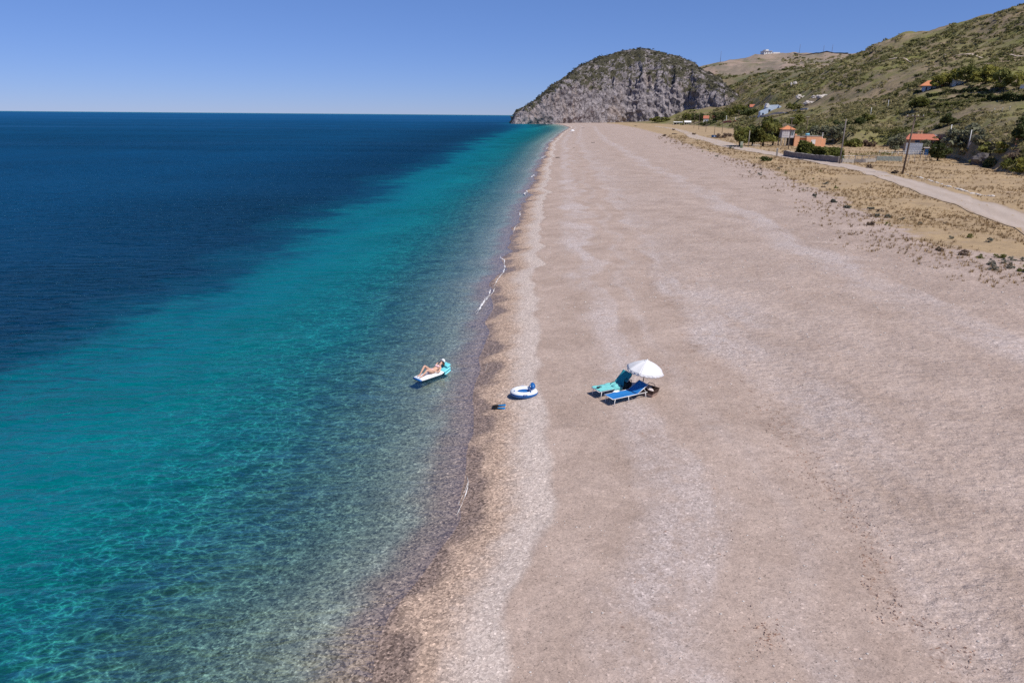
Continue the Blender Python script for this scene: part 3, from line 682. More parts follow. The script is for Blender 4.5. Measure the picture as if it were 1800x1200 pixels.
TREES = [  # foot px, foot py, crown width px, height px, material, label
 ((1300, 258), 36, 32, L_GREEN, 'yellow green bushy tree at the road bend, left end of the clump', 'tree'),
 ((1322, 257), 40, 36, L_DARK, 'dark green tree second from the left in the roadside clump', 'tree'),
 ((1341, 257), 44, 43, L_GREEN, 'tallest olive green tree in the middle of the roadside clump', 'tree'),
 ((1358, 256), 34, 40, L_GREEN, 'green tree at the right end of the roadside clump beside the tower', 'tree'),
 ((1352, 249), 44, 36, L_DARK, 'dense dark tree at the back of the roadside clump', 'tree'),
 ((1399, 222), 30, 18, L_GREEN, 'round green tree on the slope just above the orange house tower', 'tree'),
 ((1437, 246), 34, 24, L_OLIVE, 'grey green olive tree behind the orange house near its water tank', 'olive tree'),
 ((1468, 249), 36, 26, L_OLIVE, 'broad grey olive tree right of the orange house behind the pole', 'olive tree'),
 ((1573, 268), 28, 28, L_OLIVE, 'small grey olive tree left of the red roofed house', 'olive tree'),
 ((1621, 271), 26, 22, L_OLIVE, 'pale olive tree in front of the red roofed house', 'olive tree'),
 ((1643, 270), 34, 25, L_DARK, 'dark tree between the red roofed house and the tall olive', 'tree'),
 ((1689, 272), 62, 50, L_OLIVE, 'large grey green olive tree left of the white hut', 'olive tree'),
 ((1648, 283), 36, 30, L_DARK, 'dark bush like tree in front of the shed with the blue door', 'tree'),
 ((1722, 262), 30, 28, L_OLIVE, 'olive tree behind the white hut', 'olive tree'),
 ((1793, 252), 40, 44, L_DARK, 'dark rounded tree at the right edge beside the orange post', 'tree'),
 ((1666, 221), 26, 20, L_DARK, 'lone dark tree on the slope above the white canopy', 'tree'),
 ((1648, 156), 26, 22, L_YELLOW, 'yellow green tree right of the house with the white chimney', 'tree'),
 ((1668, 150), 34, 24, L_YELLOW, 'yellow green tree between the hill house and the white annexe', 'tree'),
 ((1700, 146), 44, 26, L_GREEN, 'big green tree behind the white annexe on the hill', 'tree'),
 ((1730, 150), 46, 30, L_YELLOW, 'broad pale green tree right of the white annexe', 'tree'),
 ((1757, 160), 44, 32, L_GREEN, 'green tree above the right end of the dark hedges', 'tree'),
 ((1785, 158), 18, 30, L_YELLOW, 'slim bright yellow green tree near the right edge of the hill', 'tree'),
 ((1798, 150), 20, 22, L_DARK, 'dark tree at the right edge high on the hill', 'tree'),
 ((1615, 190), 30, 18, L_GREEN, 'light green tree below the left end of the dark hedges', 'tree'),
 ((1395, 196), 24, 15, L_GREEN, 'green tree right of the white vaulted house', 'tree'),
 ((1313, 205), 36, 14, L_DARK, 'long dark tree below the small red roof', 'tree'),
 ((1300, 203), 26, 18, L_GREEN, 'pale green tree left of the small red roof', 'tree'),
 ((1283, 206), 24, 18, L_GREEN, 'green tree behind the two white gate posts', 'tree'),
 ((1270, 214), 18, 16, L_DARK, 'dark tree left of the white gate posts', 'tree'),
 ((1258, 215), 16, 17, L_DARK, 'dark tree between the two white cottages', 'tree'),
 ((1232, 215), 16, 15, L_DARK, 'dark tree left of the white cottage', 'tree'),
 ((1220, 214), 16, 14, L_DARK, 'dark tree at the foot of the headland right of the white canopy', 'tree'),
 ((1206, 211), 18, 12, L_GREEN, 'olive green tree behind the white canopy', 'tree'),
 ((1160, 215), 30, 9, L_GREEN, 'low green thicket at the foot of the cliff', 'thicket'),
 ((1250, 219), 20, 7, L_DARK, 'low dark bush before the white cottages', 'bush'),
 ((1238, 221), 18, 6, L_DARK, 'flat dark bush at the left of the white cottages', 'bush'),
]
for (fp, wp, hp, mt, lab, cat) in TREES:
    pt = hit(*fp)
    tree(pt, px_w(pt, wp), px_w(pt, hp), mt, lab, cat, n=1500 if wp > 25 else 600, name='olive_tree' if 'olive' in cat else ('tree' if cat == 'tree' else cat), trunk=cat not in ('bush', 'thicket'))
SHR = [((1714, 289), 30, 16, L_GREEN, 'green bush on the bank above the dry field, leftmost of the bank'), ((1742, 294), 34, 18, L_DARK, 'dark green bush at the foot of the bank under the rocky overhang'),
 ((1772, 299), 36, 20, L_GREEN, 'rounded green bush at the foot of the bank, right of the dark one'), ((1797, 303), 38, 22, L_YELLOW, 'yellow green bush at the foot of the bank by the right edge'),
 ((1737, 270), 40, 17, L_GREEN, 'broad green bush on top of the rocky overhang'), ((1762, 268), 36, 17, L_YELLOW, 'yellow green bush left of the orange post'), ((1783, 282), 40, 18, L_BROWN, 'purplish brown bush on the bank below the orange post'),
 ((1500, 258), 40, 14, L_GREEN, 'low green bush at the foot of the slope right of the olive trees'), ((1532, 258), 40, 13, L_BROWN, 'brown bush at the foot of the slope behind the vines'), ((1480, 224), 34, 12, L_DARK, 'dark thicket in the gully above the olive trees'), ((1505, 220), 36, 13, L_DARK, 'dark thicket in the gully, right of its neighbour'), ((1525, 212), 30, 11, L_GREEN, 'green thicket at the top of the gully'),
 ((1345, 283), 26, 8, L_DARK, 'low dark green bush on the beach side of the road'), ((1268, 243), 20, 9, L_BROWN, 'purple brown bush right of the blue skip'),
 ((1279, 243), 16, 8, L_BROWN, 'purple brown bush beside the road bend'), ((1528, 296), 12, 8, L_BROWN, 'dry brown mound of brush at the roadside'),
 ((1573, 305), 14, 7, L_BROWN, 'dry bush left of the tall wooden pole'), ((1220, 237), 8, 4, L_BROWN, 'small dark bush at the right edge of the far road'),
 ((1184, 229), 6, 3, L_BROWN, 'small dark bush left of the far road'), ((1168, 240), 8, 4, L_BROWN, 'brown clump on the far beach edge'), ((1286, 262), 10, 6, L_GREY, 'grey bush at the inside of the road bend'),
 ((1742, 466), 16, 11, L_GREY, 'blue grey bush at the beach edge, left of the pair'), ((1765, 463), 15, 10, L_GREY, 'grey green bush at the beach edge behind its neighbour'), ((1775, 472), 17, 11, L_GREY, 'olive grey bush at the beach edge, front of the pair'),
 ((1797, 478), 24, 13, L_GREEN, 'dark based olive bush cut by the right edge'), ((1799, 459), 12, 8, L_GREY, 'small grey bush at the right edge'), ((1757, 453), 20, 8, L_GREEN, 'low olive green bush behind the grey pair'),
 ((1694, 448), 26, 9, L_BROWN, 'dark straggly bush on pale sand'), ((1703, 418), 14, 8, L_GREEN, 'small green tuft amid the dry grass'), ((1737, 426), 14, 9, L_GREY, 'grey tuft amid the dry grass'),
 ((1672, 420), 10, 6, L_GREY, 'small grey tuft at the sand edge'), ((1560, 383), 12, 7, L_GREY, 'grey tuft above the pale sand tongue'), ((1542, 382), 10, 6, L_GREY, 'grey tuft left of a straw tussock'),
 ((1530, 396), 16, 7, L_BROWN, 'brown flat tuft on the sand'), ((1490, 366), 14, 5, L_GREY, 'flat grey tuft at the dry grass edge'), ((1465, 356), 14, 6, L_GREY, 'grey tuft left of the flat one'),
 ((1530, 368), 12, 5, L_GREY, 'grey tuft near the sand tongue'), ((1433, 345), 9, 5, L_GREY, 'small grey tuft far along the grass edge')]
for (fp, wp, hp, mt, lab) in SHR:
    pt = hit(*fp); shrub(pt, px_w(pt, wp), px_w(pt, hp) * 1.05, mt, lab, n=500 if fp[1] > 300 else 240, name='shrub', leaf=px_w(pt, wp) * (0.05 if fp[1] > 400 else 0.08))
# more small tufts strung along the edge of the sand, alike from here
g_ = np.random.default_rng(5)
_tp = None
for i in range(64):
    y = float(np.exp(g_.uniform(math.log(48), math.log(420)))); x = float(grass_x(y) + g_.normal(1.0, 3.2) + (0.004 * y) * g_.normal())
    pt = (x, y, gz1(x, y))
    if i % 8 == 0:
        _ts[0] += 1; _tp = foliage('grass_edge_tuft', 0.42, 0.38, 0.30, (L_GREY, L_BROWN, L_GREEN)[(i // 8) % 3], None, 160, 0.06, 6, (0, 0, 0.16), _ts[0]); o = _tp
    else:
        o = _tp.copy(); col.objects.link(o)
    sca = float(g_.uniform(0.5, 1.35)); o.location = pt; o.scale = (sca, sca, sca); o.rotation_euler = (0, 0, float(g_.uniform(0, 6)))
    tagit(o, 'small low tuft of plants at the edge where sand meets dry grass', 'tuft', 'tufts along the edge of the sand')

# clipped dark hedges in rows across the hill garden
def hedge(pix, hp, label, mat=L_DARK, thick=2.0, n=1800, name='hedge', cat='hedge', clumps=40):
    pts = [hit(a, b) for a, b in pix]; g = np.random.default_rng(int(pix[0][0] * 7 + pix[0][1]))
    c0 = np.array(pts[0]); seg = np.array(pts) - c0
    L = np.concatenate([[0], np.cumsum(np.linalg.norm(np.diff(seg, axis=0), axis=1))])
    h = px_w(pts[len(pts) // 2], hp)
    q = g.uniform(0, L[-1], n); ctr = np.stack([np.interp(q, L, seg[:, i]) for i in range(3)], -1)
    und = 0.75 + 0.35 * vn(q / (h * 1.3), q * 0, 77)
    a = g.uniform(0, math.pi, n); rr_ = g.uniform(0.7, 1.0, n)
    off = np.stack([g.normal(0, 0.15, n), -np.cos(a) * thick / 2 * rr_, np.sin(a) * h * rr_ * und], -1)
    d = off / (np.linalg.norm(off, axis=1, keepdims=True) + 1e-6)
    V = leaf_tris(ctr + off, d, np.full(n, h * 0.17), g)
    t = np.clip(0.5 + 0.5 * vn(q / 1.5, q * 0 + 3, 5) + g.normal(0, 0.15, n), 0, 1)
    o = link_np(name, V, np.arange(n * 3).reshape(-1, 3), mat, None, {'tint': np.repeat(t, 3)}, smooth=False)
    o.location = c0; return tagit(o, label, cat)
hedge([(1626, 172), (1650, 168), (1700, 163), (1735, 161)], 8, 'uppermost dark clipped hedge below the hill house')
hedge([(1638, 182), (1680, 177), (1730, 172)], 8, 'middle dark clipped hedge on the hill garden terrace')
hedge([(1630, 191), (1680, 185), (1730, 180), (1760, 174)], 7, 'lowest dark clipped hedge on the hill garden terrace', L_GREEN)
hedge([(1738, 178), (1770, 178), (1800, 177), (1840, 177)], 13, 'thick tall dark hedge running off the right edge of the hill', thick=4)
hedge([(1600, 190), (1618, 187)], 8, 'short dark hedge at the left end of the terraces')
hedge([(1405, 276), (1425, 277), (1450, 279), (1474, 280)], 27, 'tall olive green hedge growing over the wall before the orange house', L_GREEN, 5.5, 4200)
hedge([(1491, 273), (1520, 273.5), (1550, 273), (1572, 272)], 6, 'row of low green vines behind the fence', L_GREEN, 0.8, 500, 'vine_row', 'vine row')

# wild scrub covering the hills: one mass
def scrub_mass():
    g = np.random.default_rng(21)
    N = 60000
    az = g.uniform(az_of(P(1190, 200, 1000)), R(50), N); r = np.exp(g.uniform(math.log(105), math.log(1480), N))
    x = np.sin(az) * r; y = np.cos(az) * r
    hz, k = land(x, y); hill = hz - 1.7
    den = 0.60 + 0.9 * fbm(x / 60, y / 60, 3, 91) + 0.35 * vn(x / 14, y / 14, 95)
    den = den - 0.5 * ((k > 5.1) & (vn(x / 60, y / 25, 12) > -0.2))
    keep = (k > 0.15) & (k < 6.6) & (hill > 0.6) & (g.uniform(0, 1, N) < np.clip(den, 0.05, 1))
    keep &= ~((k > 4) & (az > az_of(P(1560, 100, 900))))
    x, y, r, k = x[keep], y[keep], r[keep], k[keep]
    for (bx, by, wl, wr, ww) in ((1600, 268, 20, 60, 0), (1622, 162, 8, 35, 0), (1674, 153, 5, 26, 0), (1336, 205, 6, 52, 0), (1318, 193, 4, 18, 0), (1410, 172, 18, 18, 0), (1445, 171, 18, 18, 0), (1425, 181, 14, 14, 0), (1244, 217.5, 12, 16, 0), (1343, 96, 4, 34, 0), (1395, 257, 30, 70, 0)):
        q0 = hit(bx, by); rq = math.hypot(q0[0], q0[1]); ac = np.arctan2(x, y)
        a0_ = az_of(P(bx - wl, by, rq)); a1_ = az_of(P(bx + wr, by, rq))
        out = ~((ac > a0_) & (ac < a1_) & (r > rq * 0.90 - 4) & (r < rq + 16))
        x, y, r, k = x[out], y[out], r[out], k[out]
    if len(x) > 16500: x, y, r, k = x[:16500], y[:16500], r[:16500], k[:16500]
    n = len(x); z = ground(x, y)
    size = np.clip(0.55 + r / 330, 0.8, 4.2) * g.uniform(0.35, 1.2, n) ** 1.3
    per = 22; q = np.repeat(np.arange(n), per)
    d = g.normal(size=(n * per, 3)); d[:, 2] = np.abs(d[:, 2]); d /= np.linalg.norm(d, axis=1, keepdims=True)
    C = np.stack([x, y, z], -1)[q] + d * size[q, None] * np.array([1, 1, 0.5]) * g.uniform(0.5, 1, n * per)[:, None]
    V = leaf_tris(C, d, size[q] * 0.34, g)
    base = np.clip(0.68 + 0.5 * fbm(x / 35, y / 35, 3, 61) + g.normal(0, 0.22, n), 0, 1); base = np.where(g.uniform(0, 1, n) < 0.06, -0.35, base)
    t = np.repeat(np.clip(base[q] + g.normal(0, 0.1, n * per), -0.4, 1), 3)
    o = link_np('hill_scrub', V, np.arange(n * per * 3).reshape(-1, 3), L_SCRUB, None, {'tint': t}, smooth=False)
    tagit(o, 'wild low scrub covering the hillsides', 'scrub', kind='stuff')
scrub_mass()
def headland_scrub():
    g = np.random.default_rng(9); n = len(HEAD_SCRUB); per = 16; q = np.repeat(np.arange(n), per)
    size = g.uniform(0.9, 2.6, n); d = g.normal(size=(n * per, 3)); d[:, 2] = np.abs(d[:, 2]); d /= np.linalg.norm(d, axis=1, keepdims=True)
    C = HEAD_SCRUB[q] + g.normal(0, 0.8, (n, 3))[q] + d * size[q, None] * np.array([1, 1, 0.6]) * g.uniform(0.4, 1, n * per)[:, None]
    V = leaf_tris(C, d, size[q] * 0.36, g); t = np.repeat(np.clip(g.uniform(-0.3, 0.6, n)[q] + g.normal(0, 0.1, n * per), -0.4, 1), 3)
    o = link_np('headland_scrub', V, np.arange(n * per * 3).reshape(-1, 3), L_HEAD, None, {'tint': t}, smooth=False)
    tagit(o, 'dark low scrub dotting the rounded top of the headland', 'scrub', kind='stuff')
headland_scrub()
# dry grass standing on the flat between sand and hill: one mass
def grass_mass():
    g = np.random.default_rng(33)
    N = 26000
    y = np.exp(g.uniform(math.log(40), math.log(420), N)); x = grass_x(y) + g.uniform(-3, 1, N) * 3 + g.uniform(0, 1, N) ** 1.2 * (26 + 0.22 * y)
    hz, k = land(x, y); s = S(x, y)
    den = 0.5 + 0.7 * fbm(x / 7, y / 7, 3, 19)
    keep = (hz < 3.0) & (g.uniform(0, 1, N) < den)
    x, y = x[keep], y[keep]
    # keep the road clear
    rl = np.array([hit(a, b)[:2] for a, b in [(1890, 454), (1800, 413), (1700, 371), (1610, 337), (1540, 311), (1490, 297), (1440, 288), (1390, 280), (1340, 271), (1297, 264), (1262, 257), (1240, 248.5), (1212, 243), (1206, 238)]])
    rr_ = np.array([hit(a, b)[:2] for a, b in [(1900, 410), (1800, 374), (1700, 343), (1620, 320), (1550, 301), (1500, 290.5), (1452, 284), (1400, 276), (1350, 266), (1310, 259), (1288, 252), (1262, 245.5), (1236, 240), (1222, 235)]])
    lo = np.interp(y, np.sort(rl[:, 1]), rl[np.argsort(rl[:, 1]), 0]); hi = np.interp(y, np.sort(rr_[:, 1]), rr_[np.argsort(rr_[:, 1]), 0])
    k2 = (x < lo - 0.4) | (x > hi + 0.4)
    x, y = x[k2], y[k2]; n = len(x); z = ground(x, y)
    per = 9; q = np.repeat(np.arange(n), per)
    sc_ = np.clip(0.7 + y / 260, 0.8, 1.9) * g.uniform(0.6, 1.3, n)
    a = g.uniform(0, 2 * math.pi, n * per); r0 = g.uniform(0, 0.16, n * per) * sc_[q]
    bx = x[q] + np.cos(a) * r0; by = y[q] + np.sin(a) * r0; bz = z[q] - 0.02
    hgt = g.uniform(0.12, 0.34, n * per) * sc_[q]; lean = g.uniform(0.1, 0.7, n * per) * hgt; wd = 0.022 * sc_[q] * g.uniform(0.7, 1.6, n * per)
    P0 = np.stack([bx - np.sin(a) * wd, by + np.cos(a) * wd, bz], -1); P1 = np.stack([bx + np.sin(a) * wd, by - np.cos(a) * wd, bz], -1)
    P2 = np.stack([bx + np.cos(a) * lean, by + np.sin(a) * lean, bz + hgt], -1)
    V = np.stack([P0, P1, P2], 1).reshape(-1, 3)
    t = np.repeat(np.clip(np.clip(0.55 + 0.4 * fbm(x / 6, y / 6, 2, 7), 0, 1)[q] + g.normal(0, 0.15, n * per), 0, 1), 3)
    o = link_np('dry_grass', V, np.arange(len(V)).reshape(-1, 3), L_STRAW, None, {'tint': t}, smooth=False)
    tagit(o, 'dry straw coloured grass on the flat beside the road', 'grass', kind='stuff')
grass_mass()

# ------------------------------------------------------------------ buildings
WHITE = plainmat('white_wash', (0.78, 0.77, 0.75), 0.7, 0.08, 1.5)
ORANGE = plainmat('orange_render', (0.74, 0.38, 0.22), 0.8, 0.10, 1.2)
TILE = plainmat('red_roof_tiles', (0.46, 0.16, 0.10), 0.8, 0.25, 5, 0.4)
TILEO = plainmat('orange_roof_tiles', (0.58, 0.23, 0.11), 0.8, 0.2, 5, 0.4)
TAN = plainmat('tan_wall', (0.46, 0.35, 0.25), 0.85, 0.12, 2)
CONC = plainmat('concrete', (0.36, 0.33, 0.30), 0.9, 0.2, 2.5, 0.3)
BLUEW = plainmat('blue_paint', (0.05, 0.20, 0.48), 0.5, 0.1, 3)
PALEBLUE = plainmat('pale_blue_and_shaded_white', (0.52, 0.62, 0.76), 0.7, 0.08, 2)
DARKW = plainmat('dark_opening', (0.03, 0.03, 0.035), 0.5, 0.2, 3)
GLASS = plainmat('window_glass', (0.10, 0.13, 0.16), 0.08, 0.1, 2, spec=0.6)
WOODP = plainmat('weathered_pole', (0.15, 0.11, 0.085), 0.9, 0.3, 5, 0.4, streak=True)
METAL = plainmat('grey_metal', (0.35, 0.36, 0.37), 0.45, 0.1, 4, metal=0.6)
STONE = plainmat('stone', (0.34, 0.30, 0.27), 0.9, 0.3, 2.2, 0.8)
WSTONE = plainmat('pale_stone', (0.55, 0.50, 0.46), 0.9, 0.25, 3, 0.6)

def base_at(px, py, drop=0.0):
    p = hit(px, py); return p, ppm(p), -az_of(p)
def win(parent, x0, x1, z0, z1, y, frame=WHITE, pane=GLASS, d=0.06, bars=1, name='window', side=None):
    """window set proud of the wall whose outer face is at y (facing -y)"""
    f = MB(); b = 0.07 * max(1, (x1 - x0))
    f.box(x0, x1, y - d, y + 0.02, z0, z0 + b); f.box(x0, x1, y - d, y + 0.02, z1 - b, z1)
    f.box(x0, x0 + b, y - d, y + 0.02, z0 + b, z1 - b); f.box(x1 - b, x1, y - d, y + 0.02, z0 + b, z1 - b)
    for i in range(bars):
        xx = x0 + (x1 - x0) * (i + 1) / (bars + 1); f.box(xx - b / 3, xx + b / 3, y - d, y + 0.02, z0 + b, z1 - b)
    o = f.build(name, frame, parent)
    MB().box(x0 + b * 0.5, x1 - b * 0.5, y - d * 0.4, y + 0.01, z0 + b * 0.5, z1 - b * 0.5).build('pane', pane, o)
    return o
def hip_roof(mb, x0, x1, y0, y1, z, h, ov=0.3, ridge=0.5, t=0.12):
    x0 -= ov; x1 += ov; y0 -= ov; y1 += ov; ym = (y0 + y1) / 2; r = (x1 - x0) * (1 - ridge) / 2
    mb.add([(x0, y0, z), (x1, y0, z), (x1, y1, z), (x0, y1, z), (x0 + r, ym, z + h), (x1 - r, ym, z + h), (x0, y0, z - t), (x1, y0, z - t), (x1, y1, z - t), (x0, y1, z - t)],
           [(0, 1, 5, 4), (2, 3, 4, 5), (1, 2, 5), (3, 0, 4), (0, 6, 7, 1), (1, 7, 8, 2), (2, 8, 9, 3), (3, 9, 6, 0), (6, 9, 8, 7)])
def gable(mb, x0, x1, y0, y1, z, h, ov=0.3, t=0.12):
    x0 -= ov; x1 += ov; y0 -= ov; y1 += ov; ym = (y0 + y1) / 2
    mb.add([(x0, y0, z), (x1, y0, z), (x1, y1, z), (x0, y1, z), (x0, ym, z + h), (x1, ym, z + h)] + [(x0, y0, z - t), (x1, y0, z - t), (x1, y1, z - t), (x0, y1, z - t)],
           [(0, 1, 5, 4), (2, 3, 4, 5), (1, 2, 5), (3, 0, 4), (0, 6, 7, 1), (1, 7, 8, 2), (2, 8, 9, 3), (3, 9, 6, 0), (6, 9, 8, 7)])

# orange house with its tower
pt, k, a = base_at(1395, 257)
oh = empty('orange_house', pt, a + 0.30); tagit(oh, 'orange flat roofed house with a roofed tower on its left', 'house')
W_ = 10.4; m = MB()
m.box(0, 1.9, 0, 6, -1, 3.75); m.box(1.9, 4.6, 1.6, 6, -1, 3.35); m.box(4.6, W_, 0, 6, -1, 3.65); m.box(W_, W_ + 1.6, 0.6, 6, -1, 2.9)
m.build('wall', ORANGE, oh)
m = MB(); m.box(-0.08, 2.0, -0.08, 6.1, 3.753, 3.87); m.box(2.0, 4.55, 1.52, 6.1, 3.353, 3.46); m.box(4.52, W_ + 0.08, -0.08, 6.1, 3.653, 3.80); m.build('roof', CONC, oh)
MB().box(1.91, 4.59, 0.1, 1.7, 3.1, 3.22).build('canopy', TAN, oh)
win(oh, 2.3, 4.3, 1.1, 2.3, 1.6, bars=2); win(oh, 6.4, 8.0, 0.9, 2.5, 0.0, pane=WHITE)
m = MB(); m.box(0.3, 1.0, 0.8, 1.5, 3.873, 4.5); m.build('chimney', ORANGE, oh)
m = MB(); m.tube([(4.6, 2.0, 4.35), (6.0, 2.0, 4.35)], 0.42, 12); tk = m.build('water_tank', plainmat('tank_blue', (0.22, 0.48, 0.62), 0.35, 0.05), oh, True)
MB().box(4.7, 4.8, 1.8, 2.2, 3.81, 4.0).build('tank_leg', METAL, tk); MB().box(5.8, 5.9, 1.8, 2.2, 3.81, 4.0).build('tank_leg', METAL, tk)
m = MB(); m.tube([(W_ + 0.3, 1, 2.9), (W_ + 0.3, 1, 4.9)], 0.16, 8); m.box(W_, W_ + 0.6, 0.7, 1.3, 4.9, 5.0); m.build('flue', WHITE, oh)
# the tower: open ground floor on columns, glazed room, pyramid roof
m = MB(); m.box(-5.0, 0, 0.2, 4.2, 3.0, 3.22); m.build('floor_slab', CONC, oh)
for (x, y) in ((-4.85, 0.4), (-3.4, 0.4), (-1.9, 0.4), (-4.85, 3.9)):
    MB().box(x - 0.14, x + 0.14, y - 0.14, y + 0.14, -1, 3.0).build('column', CONC, oh)
MB().box(-1.7, 0, 1.0, 4.1, -1, 3.0).build('store_room', DARKW, oh)
m = MB(); m.box(-4.8, -0.2, 0.4, 4.0, 3.223, 6.1); m.build('tower_wall', plainmat('tower_wall', (0.55, 0.51, 0.53), 0.8, 0.08), oh)
win(oh, -4.3, -2.4, 3.9, 5.9, 0.4, WHITE, plainmat('blind', (0.50, 0.45, 0.46), 0.7, 0.1)); win(oh, -1.9, -0.4, 3.9, 5.9, 0.4, WHITE, GLASS, bars=1)
m = MB(); hip_roof(m, -4.8, -0.2, 0.4, 4.0, 6.22, 1.35, 0.35, 0.05); m.build('tower_roof', TILEO, oh)

# low red roofed house with a white trellis in front
pt, k, a = base_at(1590, 268)
rh = empty('red_roofed_house', pt, a + 0.10); tagit(rh, 'tan cottage with a long low red roof and blue window above a white trellis', 'house')
s_ = 1 / k
m = MB(); m.box(0, 46 * s_, 0, 6, -1.5, 22 * s_ - 0.13); m.build('wall', TAN, rh)
m = MB(); hip_roof(m, 0, 46 * s_, 0, 6, 22 * s_, 9 * s_, 0.5, 0.72); m.build('roof', TILE, rh)
win(rh, 13 * s_, 20 * s_, 16.5 * s_, 21 * s_, 0, BLUEW, GLASS)
for (x, y) in ((18 * s_, 3.2), (23 * s_, 3.5)):
    m = MB(); m.box(x - 0.3, x + 0.3, y - 0.3, y + 0.3, 26 * s_, 35 * s_); m.box(x - 0.4, x + 0.4, y - 0.4, y + 0.4, 35 * s_ + .003, 37 * s_); m.build('chimney', plainmat('cream', (0.66, 0.52, 0.30), 0.8, 0.1), rh)
# trellis screen
pt2, k2, a2 = base_at(1590, 271)
tre = empty('trellis_screen', pt2, a2 + 0.10); tagit(tre, 'white and blue lattice screen below the red roofed cottage', 'trellis')
s2 = 1 / k2
m = MB(); hh = 19 * s2; w2 = 25 * s2
for i in range(17): m.box(i * w2 / 16 - 0.035, i * w2 / 16 + 0.035, -0.04, 0.0, 0, hh)
for i in range(9): m.box(-0.03, w2 + 0.03, 0.003, 0.04, hh * i / 8 * 0.97, hh * i / 8 * 0.97 + 0.07)
m.build('lattice', WHITE, tre); MB().box(-0.03, w2 + 0.03, 0.06, 0.14, -1, hh - 0.1).build('backing', PALEBLUE, tre)
# flat white canopy at its right
pt, k, a = base_at(1636, 266); s_ = 1 / k
cn = empty('white_canopy', pt, a); tagit(cn, 'flat white canopy on posts right of the red roofed cottage', 'canopy')
MB().box(0, 25 * s_, 0, 4, 24 * s_, 25.6 * s_).build('roof', WHITE, cn)
for x in (0.3, 12 * s_, 24 * s_): MB().box(x - 0.08, x + 0.08, 0.1, 0.26, -0.5, 24 * s_ - .003).build('post', WHITE, cn)
MB().box(0.5, 25 * s_, 3.6, 3.8, -0.5, 24 * s_ - .004).build('back_wall', plainmat('lilac_wall', (0.45, 0.42, 0.52), 0.8), cn)
# shed with a blue door
pt, k, a = base_at(1623, 272.5); s_ = 1 / k
sh = empty('shed', pt, a); tagit(sh, 'small beige shed with a blue door and flat pale roof', 'shed')
MB().box(0, 24 * s_, 0, 3, -0.8, 11.4 * s_).build('wall', TAN, sh)
MB().box(-0.3, 24.5 * s_, -0.4, 3.2, 11.4 * s_ + .003, 12.4 * s_).build('roof', WSTONE, sh)
d = MB().box(1.2 * s_, 7 * s_, -0.06, 0.02, -0.4, 10.5 * s_).build('door', BLUEW, sh); MB().box(6 * s_, 6.4 * s_, -0.12, -0.06, 4.5 * s_, 5.2 * s_).build('handle', METAL, d)
# white hut
pt, k, a = base_at(1701, 264); s_ = 1 / k
hu = empty('white_hut', pt, a - 0.55); tagit(hu, 'tiny white hut with one dark square window beside the big olive tree', 'hut')
MB().box(0, 9 * s_, 0, 8 * s_, -1, 10.5 * s_).build('wall', WHITE, hu)
MB().box(-0.08, 9 * s_ + 0.08, -0.08, 8 * s_ + 0.08, 10.5 * s_ + .003, 11.3 * s_).build('roof', WSTONE, hu)
win(hu, 3.4 * s_, 5.8 * s_, 4.8 * s_, 7.4 * s_, 0, WHITE, DARKW, bars=0)
# hill house with orange roof and white chimney
pt, k, a = base_at(1622, 162); s_ = 1 / k
h2 = empty('hill_house', pt, a + 0.1); tagit(h2, 'white house with an orange roof and white chimney high on the hill', 'house')
MB().box(0, 26 * s_, 0, 7, -2, 10 * s_ - .13).build('wall', PALEBLUE, h2)  # white wall, bluish shade of its front put into the base colour
m = MB(); hip_roof(m, -3 * s_, 26 * s_, 0, 7, 10 * s_, 9 * s_, 0.8, 0.3); m.build('roof', TILEO, h2)
m = MB(); m.box(25 * s_, 28 * s_, 1.0, 1.9, -2, 22 * s_); m.box(24.4 * s_, 28.6 * s_, 0.8, 2.1, 22.2 * s_, 23.4 * s_); m.build('chimney', WHITE, h2)
win(h2, 3 * s_, 6 * s_, 1.5 * s_, 8 * s_, 0, WHITE, DARKW, bars=0); win(h2, 11 * s_, 14 * s_, 1.5 * s_, 8 * s_, 0, WHITE, DARKW, bars=0); win(h2, 19 * s_, 22 * s_, 3 * s_, 8 * s_, 0, WHITE, DARKW, bars=0)
# white annexe
pt, k, a = base_at(1674, 153); s_ = 1 / k
h3 = empty('white_annexe', pt, a + 0.25); tagit(h3, 'plain white building with a sloping top among green trees on the hill', 'building')
m = MB(); m.add([(0, 0, -2), (22 * s_, 0, -2), (22 * s_, 6, -2), (0, 6, -2), (0, 0, 12 * s_), (22 * s_, 0, 6 * s_), (22 * s_, 6, 6 * s_), (0, 6, 12 * s_)], [(0, 3, 2, 1), (4, 5, 6, 7), (0, 1, 5, 4), (1, 2, 6, 5), (2, 3, 7, 6), (3, 0, 4, 7)]); m.build('wall', WHITE, h3)
m = MB(); m.add([(-0.2, -0.2, 12.1 * s_), (22.5 * s_, -0.2, 6 * s_ + .02), (22.5 * s_, 6.2, 6 * s_ + .02), (-0.2, 6.2, 12.1 * s_), (-0.2, -0.2, 12.8 * s_), (22.5 * s_, -0.2, 6.7 * s_), (22.5 * s_, 6.2, 6.7 * s_), (-0.2, 6.2, 12.8 * s_)], [(0, 3, 2, 1), (4, 5, 6, 7), (0, 1, 5, 4), (1, 2, 6, 5), (2, 3, 7, 6), (3, 0, 4, 7)]); m.build('roof', WSTONE, h3)
win(h3, 5 * s_, 8 * s_, 2 * s_, 6 * s_, 0, WHITE, DARKW, bars=0)
pt, k, a = base_at(1797, 157); s_ = 1 / k
h4 = empty('white_wall_house', pt, a); tagit(h4, 'low white building cut by the right edge high on the hill', 'building')
MB().box(-4 * s_, 20 * s_, 0, 5, -2, 6 * s_).build('wall', WHITE, h4); MB().box(-4.5 * s_, 20 * s_, -0.3, 5.2, 6 * s_ + .01, 7 * s_).build('roof', WSTONE, h4)
